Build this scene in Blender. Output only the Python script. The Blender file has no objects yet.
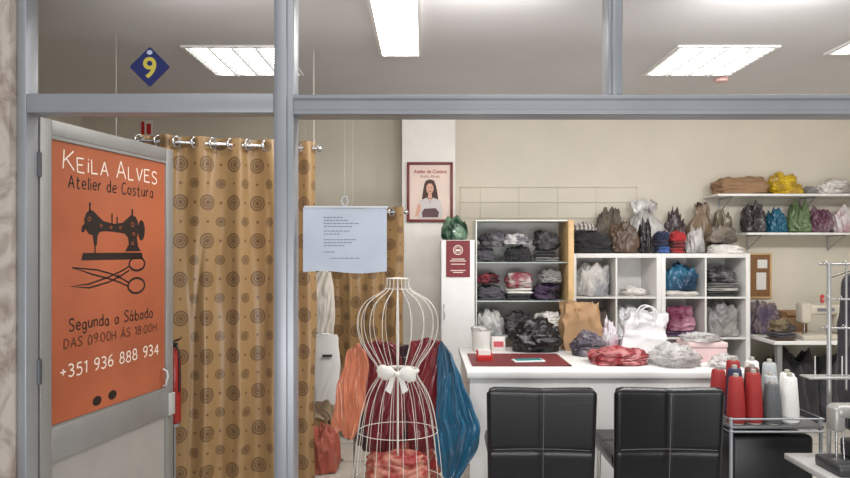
import bpy, bmesh, math, random
from mathutils import Vector, Matrix, noise
R=math.radians
scene=bpy.context.scene
col=scene.collection
scene.view_settings.view_transform='Standard'
# ---------------- materials ----------------
def lin(c):
    c=c/255.0
    return c/12.92 if c<=.04045 else ((c+.055)/1.055)**2.4
def rgb(t): return (lin(t[0]),lin(t[1]),lin(t[2]),1)
_m={}
def M(name,c,rough=.6,metal=0,bump=0,bs=30,var=0,vs=6,alpha=1,emit=0,sheen=0,trans=0):
    if name in _m: return _m[name]
    m=bpy.data.materials.new(name); m.use_nodes=True
    nt=m.node_tree; b=nt.nodes['Principled BSDF']
    b.inputs['Base Color'].default_value=rgb(c)
    b.inputs['Roughness'].default_value=rough
    b.inputs['Metallic'].default_value=metal
    if sheen: b.inputs['Sheen Weight'].default_value=sheen
    if emit:
        b.inputs['Emission Color'].default_value=rgb(c); b.inputs['Emission Strength'].default_value=emit
    tc=nt.nodes.new('ShaderNodeTexCoord')
    if bump:
        n=nt.nodes.new('ShaderNodeTexNoise'); n.inputs['Scale'].default_value=bs; n.inputs['Detail'].default_value=4
        nt.links.new(tc.outputs['Object'],n.inputs['Vector'])
        bp=nt.nodes.new('ShaderNodeBump'); bp.inputs['Strength'].default_value=bump; bp.inputs['Distance'].default_value=.01
        nt.links.new(n.outputs['Fac'],bp.inputs['Height']); nt.links.new(bp.outputs['Normal'],b.inputs['Normal'])
    n=nt.nodes.new('ShaderNodeTexNoise'); n.inputs['Scale'].default_value=vs; n.inputs['Detail'].default_value=3
    nt.links.new(tc.outputs['Object'],n.inputs['Vector'])
    v=var if var else .04
    r=nt.nodes.new('ShaderNodeValToRGB')
    lo=tuple(max(0,x*(1-v)) for x in rgb(c)[:3])+(1,); hi=tuple(min(1,x*(1+v)) for x in rgb(c)[:3])+(1,)
    r.color_ramp.elements[0].color=lo; r.color_ramp.elements[1].color=hi
    r.color_ramp.elements[0].position=.35; r.color_ramp.elements[1].position=.65
    nt.links.new(n.outputs['Fac'],r.inputs['Fac']); nt.links.new(r.outputs['Color'],b.inputs['Base Color'])
    if alpha<1: b.inputs['Alpha'].default_value=alpha
    _m[name]=m; return m
def glassmat(name,tint,gl=.05,rough=0):
    m=bpy.data.materials.new(name); m.use_nodes=True; nt=m.node_tree; nt.nodes.clear()
    o=nt.nodes.new('ShaderNodeOutputMaterial'); t=nt.nodes.new('ShaderNodeBsdfTransparent'); g=nt.nodes.new('ShaderNodeBsdfGlossy')
    t.inputs['Color'].default_value=rgb(tint); g.inputs['Roughness'].default_value=rough
    mx=nt.nodes.new('ShaderNodeMixShader'); mx.inputs[0].default_value=gl
    nt.links.new(t.outputs[0],mx.inputs[1]); nt.links.new(g.outputs[0],mx.inputs[2]); nt.links.new(mx.outputs[0],o.inputs[0])
    return m
def pattern(name,c1,c2,kind='noise',scale=20,rough=.7):
    if name in _m: return _m[name]
    m=M(name,c1,rough,bump=.3,bs=12); nt=m.node_tree; b=nt.nodes['Principled BSDF']; tc=nt.nodes['Texture Coordinate']
    if kind=='wave': t=nt.nodes.new('ShaderNodeTexWave')
    else: t=nt.nodes.new('ShaderNodeTexNoise'); t.inputs['Detail'].default_value=5
    t.inputs['Scale'].default_value=scale
    nt.links.new(tc.outputs['Object'],t.inputs['Vector'])
    r=nt.nodes.new('ShaderNodeValToRGB'); r.color_ramp.interpolation='CONSTANT' if kind!='noise' else 'LINEAR'
    r.color_ramp.elements[0].color=rgb(c1); r.color_ramp.elements[1].color=rgb(c2); r.color_ramp.elements[1].position=.6
    if kind=='noise': r.color_ramp.elements[0].position=.42
    nt.links.new(t.outputs['Fac'],r.inputs['Fac']); nt.links.new(r.outputs['Color'],b.inputs['Base Color'])
    return m
# ---------------- object helpers ----------------
def finish(name,bm,mat,parent=None,loc=(0,0,0),rot=(0,0,0),smooth=True,label=None,cat=None,group=None,kind=None,ang=50):
    me=bpy.data.meshes.new(name); bmesh.ops.recalc_face_normals(bm,faces=bm.faces[:]); bm.to_mesh(me); bm.free()
    if smooth:
        for p in me.polygons: p.use_smooth=True
        try: me.set_sharp_from_angle(angle=R(ang))
        except Exception: pass
    me.materials.append(mat)
    ob=bpy.data.objects.new(name,me); col.objects.link(ob); ob.location=loc; ob.rotation_euler=rot
    if parent: ob.parent=parent
    tag(ob,label,cat,group,kind); return ob
def tag(ob,label=None,cat=None,group=None,kind=None):
    if label: ob['label']=label
    if cat: ob['category']=cat
    if group: ob['group']=group
    if kind: ob['kind']=kind
def root(name,loc,label,cat,rz=0,group=None,kind=None):
    e=bpy.data.objects.new(name,None); col.objects.link(e); e.location=loc; e.rotation_euler=(0,0,rz); e.empty_display_size=.1
    tag(e,label,cat,group,kind); return e
def abox(bm,x0,x1,y0,y1,z0,z1,bev=0,seg=2):
    r=bmesh.ops.create_cube(bm,size=1); vs=r['verts']
    for v in vs:
        v.co.x=x0+(v.co.x+.5)*(x1-x0); v.co.y=y0+(v.co.y+.5)*(y1-y0); v.co.z=z0+(v.co.z+.5)*(z1-z0)
    if bev:
        es=list({e for v in vs for e in v.link_edges})
        bmesh.ops.bevel(bm,geom=es,offset=bev,segments=seg,affect='EDGES',profile=.5)
def box(name,d,mat,parent=None,bev=0,**k):
    bm=bmesh.new(); abox(bm,*d,bev=bev); return finish(name,bm,mat,parent,**k)
def tube(bm,pts,r,n=8,closed=False,r2=None):
    pts=[Vector(p) for p in pts]; N=len(pts); rings=[]; prev=None
    for i,p in enumerate(pts):
        if closed: t=pts[(i+1)%N]-pts[i-1]
        else: t=pts[min(i+1,N-1)]-pts[max(i-1,0)]
        t.normalize()
        if prev is None:
            a=Vector((0,0,1)) if abs(t.z)<.9 else Vector((1,0,0)); u=t.cross(a).normalized()
        else:
            u=(prev-t*prev.dot(t)); u=u.normalized() if u.length>1e-6 else t.orthogonal().normalized()
        prev=u; w=t.cross(u)
        rr=r if r2 is None else r+(r2-r)*i/(N-1)
        rings.append([bm.verts.new(p+(u*math.cos(2*math.pi*j/n)+w*math.sin(2*math.pi*j/n))*rr) for j in range(n)])
    for i in range(N if closed else N-1):
        a=rings[i]; b=rings[(i+1)%N]
        for j in range(n): bm.faces.new((a[j],a[(j+1)%n],b[(j+1)%n],b[j]))
    if not closed: bm.faces.new(rings[0][::-1]); bm.faces.new(rings[-1])
def loft(bm,secs,n=48,folds=0,amp=0,seed=0,nz=0,cap=True,closetop=True):
    rings=[]
    for k,s in enumerate(secs):
        cx,cy,z,rx,ry=s[:5]; fa=s[5] if len(s)>5 else 1
        ring=[]
        for j in range(n):
            a=2*math.pi*j/n
            f=1+amp*fa*math.sin(folds*a+seed+1.3*math.sin(z*7+seed)) 
            p=Vector((math.cos(a),math.sin(a),0))
            if nz:
                f+=nz*noise.noise(Vector((p.x*1.6+seed*3.1,p.y*1.6,z*9)))+nz*.7*(1-2.4*abs(noise.noise(Vector((p.x*3+seed*1.7,p.y*3,z*6)))))+nz*.3*(1-2.4*abs(noise.noise(Vector((p.x*8+seed*1.7,p.y*8,z*14)))))
            ring.append(bm.verts.new((cx+rx*f*p.x,cy+ry*f*p.y,z)))
        rings.append(ring)
    for i in range(len(rings)-1):
        a=rings[i]; b=rings[i+1]
        for j in range(n): bm.faces.new((a[j],a[(j+1)%n],b[(j+1)%n],b[j]))
    if cap:
        bm.faces.new(rings[0][::-1])
        if closetop: bm.faces.new(rings[-1])
def cyl(name,r,h,mat,parent=None,loc=(0,0,0),r2=None,n=32,rot=(0,0,0),**k):
    bm=bmesh.new(); r2=r if r2 is None else r2
    loft(bm,[(0,0,0,r*.97,r*.97),(0,0,h*.02,r,r),(0,0,h*.98,r2,r2),(0,0,h,r2*.95,r2*.95)],n=n)
    return finish(name,bm,mat,parent,loc=loc,rot=rot,**k)
def text(name,s,size,mat,parent,loc,width=None,rot=(R(90),0,0),shear=0,bold=0):
    cu=bpy.data.curves.new(name,'FONT'); cu.body=s; cu.size=size; cu.align_x='CENTER'; cu.extrude=.0004; cu.shear=shear; cu.offset=bold
    ob=bpy.data.objects.new('t',cu); col.objects.link(ob)
    dg=bpy.context.evaluated_depsgraph_get(); me=bpy.data.meshes.new_from_object(ob.evaluated_get(dg)); me.name=name
    bpy.data.objects.remove(ob)
    iv=sorted((min(me.vertices[e.vertices[0]].co.x,me.vertices[e.vertices[1]].co.x),max(me.vertices[e.vertices[0]].co.x,me.vertices[e.vertices[1]].co.x)) for e in me.edges)
    cl=[]; 
    for a,b in iv:
        if cl and a<cl[-1][1]+size*.17: cl[-1][1]=max(cl[-1][1],b)
        else: cl.append([a,b])
    xs=[v.co.x for v in me.vertices]; c=(max(xs)+min(xs))/2; k=width/(max(xs)-min(xs)) if width else 1
    for a,b in cl:
        bm=bmesh.new(); bm.from_mesh(me)
        bmesh.ops.delete(bm,geom=[v for v in bm.verts if not(a-1e-5<=v.co.x<=b+1e-5)],context='VERTS')
        for v in bm.verts: v.co.x=(v.co.x-c)*k
        m2=bpy.data.meshes.new(name); bm.to_mesh(m2); bm.free(); m2.materials.append(mat)
        o=bpy.data.objects.new(name,m2); col.objects.link(o); o.location=loc; o.rotation_euler=rot; o.parent=parent
def flat(bm,pts,y=0,t=.0006):
    vs=[bm.verts.new((p[0],y,p[1])) for p in pts]; f=bm.faces.new(vs)
    r=bmesh.ops.extrude_face_region(bm,geom=[f])
    for v in [g for g in r['geom'] if isinstance(g,bmesh.types.BMVert)]: v.co.y-=t
def stroke(bm,pts,w,closed=False):
    P=[Vector((p[0],p[1])) for p in pts]; N=len(P); L=[];Rr=[]
    for i in range(N):
        t=(P[(i+1)%N]-P[i-1]) if closed else (P[min(i+1,N-1)]-P[max(i-1,0)])
        t.normalize(); n=Vector((-t.y,t.x))*w/2
        L.append(bm.verts.new((P[i].x+n.x,-.0006,P[i].y+n.y))); Rr.append(bm.verts.new((P[i].x-n.x,-.0006,P[i].y-n.y)))
    for i in range(N if closed else N-1):
        j=(i+1)%N; bm.faces.new((L[i],L[j],Rr[j],Rr[i]))
def circ(cx,cz,rx,rz=None,n=28,a0=0,a1=2*math.pi):
    rz=rz or rx; return [(cx+rx*math.cos(a0+(a1-a0)*i/n),cz+rz*math.sin(a0+(a1-a0)*i/n)) for i in range(n)]
# thin hand-drawn letter strokes
def El(cx,cy,rx,ry): return circ(cx,cy,rx,ry,16)+[(cx+rx,cy)]
SS=[(.5,.84),(.38,.97),(.2,.98),(.05,.84),(.08,.64),(.25,.52),(.42,.4),(.49,.2),(.36,.04),(.16,0),(0,.13)]
GL={'K':[[(0,0),(.01,1)],[(.52,1),(.02,.42)],[(.15,.55),(.6,-.02)]],'E':[[(0,0),(0,1)],[(0,.98),(.48,1)],[(0,.02),(.5,0)],[(0,.52),(.4,.54)]],
'I':[[(.05,0),(.05,.72)],[(.02,.9),(.08,.94)]],'L':[[(0,1),(0,0)],[(0,.01),(.46,.03)]],'A':[[(0,0),(.3,1)],[(.3,1),(.6,0)],[(.1,.34),(.52,.36)]],
'V':[[(0,1),(.29,0)],[(.29,0),(.56,1)]],'S':[SS],'D':[[(0,0),(0,1)],[(0,.98),(.22,.96),(.44,.8),(.53,.5),(.44,.2),(.24,.04),(0,.02)]],
'H':[[(0,0),(0,1)],[(.5,0),(.5,1)],[(0,.5),(.5,.52)]],'C':[[(.55,.85),(.4,.98),(.2,.95),(.04,.7),(.02,.35),(.15,.06),(.35,0),(.56,.14)]],
'0':[El(.25,.5,.25,.5)],'1':[[(.0,.8),(.2,1)],[(.2,1),(.2,0)]],'3':[[(.02,.9),(.22,1),(.42,.84),(.38,.62),(.18,.52),(.4,.42),(.46,.2),(.26,0),(0,.1)]],
'4':[[(.36,0),(.36,1)],[(.36,1),(0,.34)],[(0,.34),(.52,.34)]],'5':[[(.45,1),(.08,1)],[(.08,1),(.05,.58)],[(.05,.58),(.25,.64),(.44,.5),(.46,.24),(.3,.03),(0,.06)]],
'6':[[(.4,.98),(.16,.8),(.02,.4),(.1,.08),(.28,0),(.46,.16),(.44,.42),(.26,.52),(.06,.38)]],'8':[El(.24,.75,.19,.24),El(.24,.26,.24,.26)],
'9':[[(.42,.62),(.22,.48),(.04,.62),(.04,.86),(.22,1),(.42,.88),(.43,.6),(.36,.2),(.12,0)]],':':[[(0,.12),(.0,.24)],[(0,.55),(.0,.67)]],'+':[[(0,.45),(.46,.45)],[(.23,.2),(.23,.7)]],
't':[[(.15,.92),(.14,.1),(.26,0),(.38,.05)],[(0,.62),(.36,.64)]],'e':[[(.03,.32),(.42,.34),(.36,.56),(.18,.62),(.02,.4),(.05,.12),(.22,0),(.42,.1)]],
'l':[[(.03,1),(.03,0)]],'i':[[(.03,.6),(.03,0)],[(.03,.78),(.03,.88)]],'r':[[(0,.6),(0,0)],[(0,.38),(.14,.57),(.3,.58)]],'d':[[(.42,1),(.42,0)],El(.21,.3,.21,.3)],
'o':[El(.22,.3,.22,.3)],'s':[[(x*.75,z*.62) for x,z in SS]],'u':[[(0,.6),(.02,.15),(.18,0),(.36,.14),(.4,.6)],[(.4,.6),(.42,0)]],
'a':[El(.2,.28,.2,.29),[(.4,.58),(.4,.08),(.46,0)]],'g':[El(.2,.3,.2,.28),[(.4,.58),(.4,-.15),(.22,-.32),(.02,-.2)]],'n':[[(0,.6),(0,0)],[(0,.38),(.16,.6),(.34,.52),(.38,0)]],
'b':[[(0,1),(0,0)],El(.22,.3,.21,.3)]}
GL['á']=GL['a']+[[(.16,.74),(.32,.95)]]; GL['À']=GL['A']+[[(.2,1.28),(.34,1.1)]]
def cat_(P,k=4):
    if len(P)<3 or len(P)>14: return P
    o=[]
    for i in range(len(P)-1):
        p0=P[max(i-1,0)];p1=P[i];p2=P[i+1];p3=P[min(i+2,len(P)-1)]
        for j in range(k):
            f=j/k; o.append(tuple(.5*((2*p1[q])+(-p0[q]+p2[q])*f+(2*p0[q]-5*p1[q]+4*p2[q]-p3[q])*f*f+(-p0[q]+3*p1[q]-3*p2[q]+p3[q])*f**3) for q in (0,1)))
    o.append(P[-1]); return o
def hand(name,s,h,width,wd,mat,parent,loc,big=None,seed=1):
    rnd=random.Random(seed); x=0; words=[]; cur=[]; first=True
    for ch in s:
        if ch==' ': words.append(cur); cur=[]; x+=.5; first=True; continue
        sc=big if (big and first) else 1
        g=GL[ch]; w=max(p[0] for st_ in g for p in st_)
        cur.append((x,sc,g,rnd.uniform(-.05,.05),rnd.uniform(-.05,.05))); x+=w*sc+.24; first=False
    words.append(cur); tot=x-.24; k=width/tot
    for wd_ in words:
        bm=bmesh.new()
        for (x0,sc,g,dz,rt) in wd_:
            for st_ in g:
                pts=[((x0+(px+rt*pz)*sc-tot/2)*k,(pz*sc+dz)*h) for px,pz in cat_(st_)]
                stroke(bm,pts,wd)
        finish(name,bm,mat,parent,loc=loc,smooth=False)
def dup(o,loc,rz=None,label=None):
    c=o.copy(); col.objects.link(c); c.location=loc
    if rz is not None: c.rotation_euler=(0,0,rz)
    if label: c['label']=label
    for ch in list(o.children):
        d=ch.copy(); col.objects.link(d); d.parent=c
        for g in list(ch.children):
            e=g.copy(); col.objects.link(e); e.parent=d
    return c
def lump(name,label,cat,loc,size,mat,seed=0,wr=.16,rz=0,group=None,boxy=.0,crisp=0,parent=None):
    bm=bmesh.new(); bmesh.ops.create_icosphere(bm,subdivisions=5,radius=1)
    tall=size[2]>size[0]*.8
    S=Vector((1.25,1.25,.55)) if tall else Vector((.6,1.1,1.8))
    for v in bm.verts:
        p=v.co.copy(); q=Vector((p.x*S.x,p.y*S.y,p.z*S.z))+Vector((seed*3.7,seed*1.3,seed*.7))
        w_=Vector((noise.noise(q*1.1),noise.noise(q*1.1+Vector((5,0,0))),noise.noise(q*1.1+Vector((0,9,0)))))*1.3
        f=1+wr*.9*noise.noise(q*1.3)+wr*.55*(1-2.4*abs(noise.noise(q*1.9+w_)))+wr*.36*(1-2.4*abs(noise.noise(q*4+w_*2)))
        if crisp: f+=crisp*.65*(1-2.4*abs(noise.noise(q*8+w_*4)))
        if boxy:
            m=max(abs(p.x),abs(p.y),abs(p.z)); f*=(1-boxy)+boxy/m*.85
        p=p*f
        if tall: p.z+=.3*noise.noise(Vector((p.x*2.4+seed,p.y*2.4,seed)))*max(0,p.z)*1.5
        else: p.z+=.32*noise.noise(Vector((p.x*2+seed,p.y*2,seed)))*max(0,p.z)
        if p.z<-.5: p.z=-.5+(p.z+.5)*.06; 
        v.co=p
    zs=[v.co.z for v in bm.verts]; z0=min(zs); z1=max(zs)
    xs=[v.co.x for v in bm.verts]; ys=[v.co.y for v in bm.verts]
    mx=(max(xs)+min(xs))/2; sx=(max(xs)-min(xs)); my=(max(ys)+min(ys))/2; sy=max(ys)-min(ys)
    for v in bm.verts: v.co=Vector(((v.co.x-mx)/sx*size[0],(v.co.y-my)/sy*size[1],(v.co.z-z0)/(z1-z0)*size[2]))
    return finish(name,bm,mat,loc=loc,rot=(0,0,rz),label=label,cat=cat,group=group,parent=parent,ang=100)
def tied(name,label,loc,size,mat,seed=0,lean=0,group=None,tie=None):
    w,d,h=size; rx=w/2/1.2; ry=d/2/1.2
    e=root(name,loc,label,'bag',group=group)
    rnd=random.Random(seed); k=rnd.uniform(.70,.78); sk=rnd.uniform(-.12,.12)*w+lean
    prof=[(0,.75,.3),(.03,.98,.4),(.1,1.05,.5),(.2,1.08,.6),(.3,1.05,.7),(.42,1.0,.8),(.55,.95,.9),(.7,.86,1.1),(.83,.68,1.5),(.93,.48,2),(1.0,.34,2.5)]
    bm=bmesh.new(); secs=[]
    for i in range(len(prof)-1):
        for q in range(3):
            f=q/3; z,r,a=[prof[i][c]*(1-f)+prof[i+1][c]*f for c in range(3)]
            secs.append((sk*z*z,0,z*h*k,r*rx,r*ry,a))
    secs.append((sk,0,h*k,.34*rx,.3*ry,2.5))
    loft(bm,secs,n=80,folds=6,amp=.03,seed=seed,nz=.26); finish('bag_body',bm,mat,e,ang=100)
    bm=bmesh.new(); secs=[(sk+lean*z*.5+.03*w*math.sin(z*5+seed),0,h*(k-.01+(1-k)*z),r*rx,r*ry*.7,a) for z,r,a in [(0,.34,2),(.15,.32,3),(.35,.4,4),(.55,.5,5),(.8,.52,6),(1,.42,8)]]
    loft(bm,secs,n=80,folds=4,amp=.05,seed=seed+1,nz=.5)
    for v in bm.verts:
        if v.co.z>h*.82: v.co.z-=h*.16*abs(noise.noise(Vector((v.co.x*25,v.co.y*25,seed))))*2
    finish('gathered_neck',bm,mat,e,ang=100)
    return e
def folded(name,label,loc,size,mat,seed=0,n=2,rz=0,group=None,mess=1):
    w,d,h=size; bm=bmesh.new(); t=h/n
    rnd=random.Random(seed)
    for i in range(n):
        dx=rnd.uniform(-.01,.01)*mess
        for s in (1,-1):
            r=bmesh.ops.create_grid(bm,x_segments=18,y_segments=10,size=.5); top=r['verts']
            for v in top:
                x,y=v.co.x*2,v.co.y*2
                f=max(0,1-abs(x)**8)**.5*max(0,1-abs(y)**8)**.5
                q=Vector((x*1.3+seed,y*1.3,i*.7+seed))
                z=t*(i+.5)+s*t*.5*f*.98
                if not(i==0 and s==-1): z+=.6*mess*t*noise.noise(q*1.4)*f
                v.co=Vector((dx+x*w/2*(1+.08*mess*noise.noise(q)),y*d/2*(1+.08*mess*noise.noise(q*2)),min(h,max(0,z))))
    bmesh.ops.remove_doubles(bm,verts=bm.verts,dist=.0006)
    return finish(name,bm,mat,loc=loc,rot=(0,0,rz),label=label,cat='clothes',group=group)
# ---------------- common materials ----------------
alu=M('aluminium',(166,169,174),.42,.45,var=.05,vs=3)
aludark=M('aluminium_dark',(95,97,100),.5,.6)
chrome=M('chrome',(205,205,205),.2,.9)
wallm=M('wall_paint',(216,208,192),.85,bump=.05,bs=60,var=.03,vs=2)
ceilm=M('ceiling_paint',(222,220,220),.9,var=.03,vs=1)
white=M('white_laminate',(232,230,227),.4)
black=M('black_plastic',(22,22,24),.4)
cabglass=glassmat('cabinet_glass',(238,244,242),.08)
# ---------------- room ----------------
def st(name,d,mat,bev=0): 
    o=box(name,d,mat,bev=bev); o['kind']='structure'; return o
def tilemat(name,c,c2,sc):
    m=M(name,c,.3); nt=m.node_tree; b=nt.nodes['Principled BSDF']; tc=nt.nodes['Texture Coordinate']
    t=nt.nodes.new('ShaderNodeTexBrick'); t.offset=0; t.inputs['Scale'].default_value=sc; t.inputs['Color1'].default_value=rgb(c); t.inputs['Color2'].default_value=rgb((c[0]-6,c[1]-6,c[2]-7)); t.inputs['Mortar'].default_value=rgb(c2)
    t.inputs['Mortar Size'].default_value=.008; t.inputs['Brick Width'].default_value=.4; t.inputs['Row Height'].default_value=.4
    nt.links.new(tc.outputs['Object'],t.inputs['Vector']); nt.links.new(t.outputs['Color'],b.inputs['Base Color']); return m
floorm=tilemat('floor_tile',(210,204,194),(150,142,132),1)
st('floor',(-3.2,4.4,2.46,5.9,-.05,0),floorm)
st('floor_pavement',(-5,6,-3,2.46,-.06,-.01),tilemat('pavement',(120,118,116),(80,80,78),.7)).name='floor.001'
st('ceiling',(-3.2,4.4,2.4,5.9,2.75,2.85),ceilm)
st('wall_back',(-3.2,4.4,5.8,5.9,0,2.75),wallm)
st('wall_left',(-3.3,-3.2,2.5,5.9,0,2.85),wallm)
st('wall_right',(4.4,4.5,2.4,5.9,0,2.85),wallm)
st('wall_column',(-.2,.265,5.42,5.8,0,2.75),M('column_paint',(238,234,226),.8))
mm=M('marble',(176,172,170),.35); nt=mm.node_tree; b=nt.nodes['Principled BSDF']; tc=nt.nodes['Texture Coordinate']
w=nt.nodes.new('ShaderNodeTexNoise'); w.inputs['Scale'].default_value=4.5; w.inputs['Detail'].default_value=9; w.inputs['Distortion'].default_value=2.5
r=nt.nodes.new('ShaderNodeValToRGB'); r.color_ramp.elements[0].color=rgb((160,142,130)); r.color_ramp.elements[0].position=.34; r.color_ramp.elements[1].color=rgb((208,196,184)); r.color_ramp.elements[1].position=.56
nt.links.new(tc.outputs['Object'],w.inputs['Vector']); nt.links.new(w.outputs['Fac'],r.inputs['Fac']); nt.links.new(r.outputs['Color'],b.inputs['Base Color'])
st('wall_front',(-3.2,-1.622,2.42,2.6,0,2.85),mm)
st('trim_1',(-1.620,-1.583,2.46,2.54,0,2.75),alu,.004)
def mull(name,x0,x1,z0,z1):
    bm=bmesh.new(); abox(bm,x0,x1,2.46,2.55,z0,z1,.004); abox(bm,x0+.012,x1-.026,2.445,2.46,z0,z1,.003)
    o=finish(name,bm,alu); o['kind']='structure'
mull('trim_2',-.600,-.520,0,2.75)
mull('trim_3',.728,.786,2.11,2.75)
st('trim_4',(-1.583,-.600,2.46,2.54,2.045,2.122),alu,.004)
bm=bmesh.new(); abox(bm,-.520,4.4,2.45,2.55,2.035,2.112,.004); abox(bm,-.520,4.4,2.44,2.46,2.035,2.051,.002); abox(bm,-.520,4.4,2.44,2.46,2.096,2.112,.002)
finish('trim_5',bm,alu)['kind']='structure'
st('trim_6',(-.520,4.4,2.46,2.54,0,.1),alu,.004)
st('trim_7',(-1.622,4.4,2.44,2.56,2.70,2.76),alu,.004)
# ---------------- ceiling lamps ----------------
tubem=M('lamp_tube_light',(255,253,250),.5,emit=8)
refl=M('lamp_reflector',(225,225,222),.4,emit=.9)
louv=M('lamp_louvre',(190,190,188),.4,emit=.5)
def lamp(x,y,w,d,n,label,name='ceiling_lamp'):
    e=root(name,(x,y,2.75),label,'lamp',group='recessed ceiling lamps' if n==4 else None)
    bm=bmesh.new()
    for a in ((-w/2,w/2,-d/2,-d/2+.02),(-w/2,w/2,d/2-.02,d/2),(-w/2,-w/2+.02,-d/2+.02,d/2-.02),(w/2-.02,w/2,-d/2+.02,d/2-.02)): abox(bm,*a,-.012,.0)
    finish('lamp_frame',bm,white,e,smooth=False)
    box('reflector',(-w/2+.02,w/2-.02,-d/2+.02,d/2-.02,-.004,0),refl if n==4 else tubem,e,smooth=False)
    iw=w-.05
    if n==1:
        bm=bmesh.new(); abox(bm,-iw/2,iw/2,-d/2+.03,d/2-.03,-.011,-.004,.002); finish('glow_panel',bm,tubem,e); return e
    for i in range(n):
        cx=-iw/2+iw*(i+.5)/n
        box('lamp_tube',(cx-iw/n*.30,cx+iw/n*.30,-d/2+.03,d/2-.03,-.011,-.004),tubem,e,bev=.002)
    bm=bmesh.new(); k=11
    for i in range(1,k): 
        yy=-d/2+d*i/k; abox(bm,-w/2+.02,w/2-.02,yy-.004,yy+.004,-.018,-.003)
    for i in range(1,n):
        xx=-iw/2+iw*i/n; abox(bm,xx-.005,xx+.005,-d/2+.02,d/2-.02,-.020,-.003)
    finish('louvre',bm,louv,e,smooth=False)
    return e
lamp(-1.18,4.1,.63,.63,4,'square recessed louvred lamp, switched on')
lamp(1.86,4.1,.63,.63,4,'square recessed louvred lamp, switched on')
lamp(2.85,3.63,.63,.63,4,'square recessed louvred lamp, switched on')
lamp(-.155,3.45,.27,1.05,1,'long glowing panel in place of a reflected lamp')  # added glowing panel, stands in for a likely reflection of an outdoor lamp
cyl('smoke_detector',.045,.03,M('pink_plastic',(230,190,184),.5),loc=(2.15,4.5,2.72),label='small pinkish round detector on the ceiling',cat='smoke detector')
# badge 9
e=root('house_number_sign',(-1.105,2.49,2.235),'blue diamond sign with yellow 9 above the door','sign')
s=.058; pts=[]
for i,(cx,cz) in enumerate([(s-.008,s-.008),(-s+.008,s-.008),(-s+.008,-s+.008),(s-.008,-s+.008)]):
    for j in range(6):
        a=R(90*i+18*j); pts.append((cx+.008*math.cos(a),cz+.008*math.sin(a)))
bm=bmesh.new(); c4=math.cos(R(45)); flat(bm,[((x-z)*c4,(x+z)*c4) for x,z in pts],t=.001)
finish('sign_plate',bm,M('badge_blue',(26,36,96),.4),e,smooth=False)
text('number','9',.115,M('badge_yellow',(206,188,74),.5),e,(0,-.0015,-.042),bold=.002)
bm=bmesh.new(); flat(bm,circ(0,.058,.011,.009)); finish('emblem',bm,M('badge_pale',(190,200,215),.5),e,loc=(0,-.0015,0),smooth=False)
# ---------------- door ----------------
DL=(-1.59,2.555,0); DA=math.atan2(.975,.222)
e=root('door_1',DL,'grey aluminium glazed door standing open inwards','door',rz=DA,kind='structure')
doorm=M('door_aluminium',(154,153,150),.45,.4)
bm=bmesh.new()
abox(bm,0,.06,-.005,.035,.01,2.05,.003); abox(bm,.83,.888,-.005,.035,.01,2.05,.003)
abox(bm,.06,.83,-.005,.035,1.985,2.05,.003); abox(bm,.06,.83,-.005,.035,.60,.745,.003); abox(bm,.06,.83,-.005,.035,.01,.15,.003)
abox(bm,.055,.835,-.002,.03,1.97,1.99); abox(bm,.055,.835,-.002,.03,.74,.755)
finish('door_frame',bm,doorm,e)
box('door_glass',(.06,.83,.012,.018,.745,1.985),cabglass,e)
box('lower_panel',(.06,.83,.01,.02,.15,.60),M('frosted_panel',(160,156,150),.5),e)
box('door_lock',(.835,.882,-.022,-.005,.60,.72),M('lock_metal',(195,195,192),.4,.3),e,bev=.004)
bm=bmesh.new(); tube(bm,[(.80,-.005,.77),(.80,-.022,.775),(.80,-.026,.80),(.81,-.028,.82),(.80,-.026,.85),(.80,-.005,.86)],.0055)
finish('door_handle',bm,M('handle_metal',(200,200,198),.35,.3),e)
for z in (.4,1.0,1.85): bm=bmesh.new(); tube(bm,[(-.012,-.01,z-.05),(-.012,-.01,z+.05)],.012,12); finish('hinge',bm,aludark,e)
# poster
e=root('poster',DL,'orange tailor shop poster with sewing machine drawing on door glass','poster',rz=DA)
org=M('poster_orange',(172,96,66),.22,var=.16,vs=1.6)
box('poster_sheet',(.062,.828,.006,.009,.757,1.968),org,e,smooth=False)
ink=M('poster_ink',(38,26,22),.5); wt=M('poster_white',(240,224,208),.5)
cx=.445; y=.0055
hand('title_lettering','KEILA ALVES',.064,.63,.0068,wt,e,(cx,y,1.850),big=1.3,seed=2)
hand('subtitle_lettering','Atelier de Costura',.056,.57,.0062,ink,e,(cx,y,1.775),seed=3)
hand('days_lettering','Segunda a Sábado',.054,.56,.0064,ink,e,(cx,y,1.145),seed=4)
hand('hours_lettering','DAS 09:00H ÀS 18:00H',.042,.62,.0054,M('poster_brown',(84,42,28),.5),e,(cx,y,1.070),seed=5)
hand('phone_lettering','+351 936 888 934',.054,.66,.0068,wt,e,(cx,y,.945),seed=6)
bm=bmesh.new(); S=.43; SZ=.335; ox=.225; oz=1.440
def tr(pts): return [(ox+a*S,oz+b_*SZ) for a,b_ in pts]
body=[(.06,.60),(.09,.68),(.14,.73),(.20,.71),(.26,.65),(.34,.585),(.50,.555),(.64,.58),(.72,.65),(.78,.70),(.86,.68),(.90,.60),(.91,.48),(.88,.36),(.90,.24),(.95,.16),(.68,.16),(.74,.26),(.73,.36),(.67,.42),(.50,.44),(.36,.445),(.28,.43),(.25,.37),(.24,.24),(.20,.24),(.18,.38),(.12,.40),(.07,.48)]
flat(bm,tr(body))
flat(bm,tr([(.02,.04),(.04,.14),(.97,.14),(.99,.04)]))
flat(bm,tr([(.205,.14),(.205,.26),(.222,.26),(.222,.14)]))
flat(bm,tr([(.02,.42),(.03,.5),(.09,.56),(.09,.5),(.06,.42)]))
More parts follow.
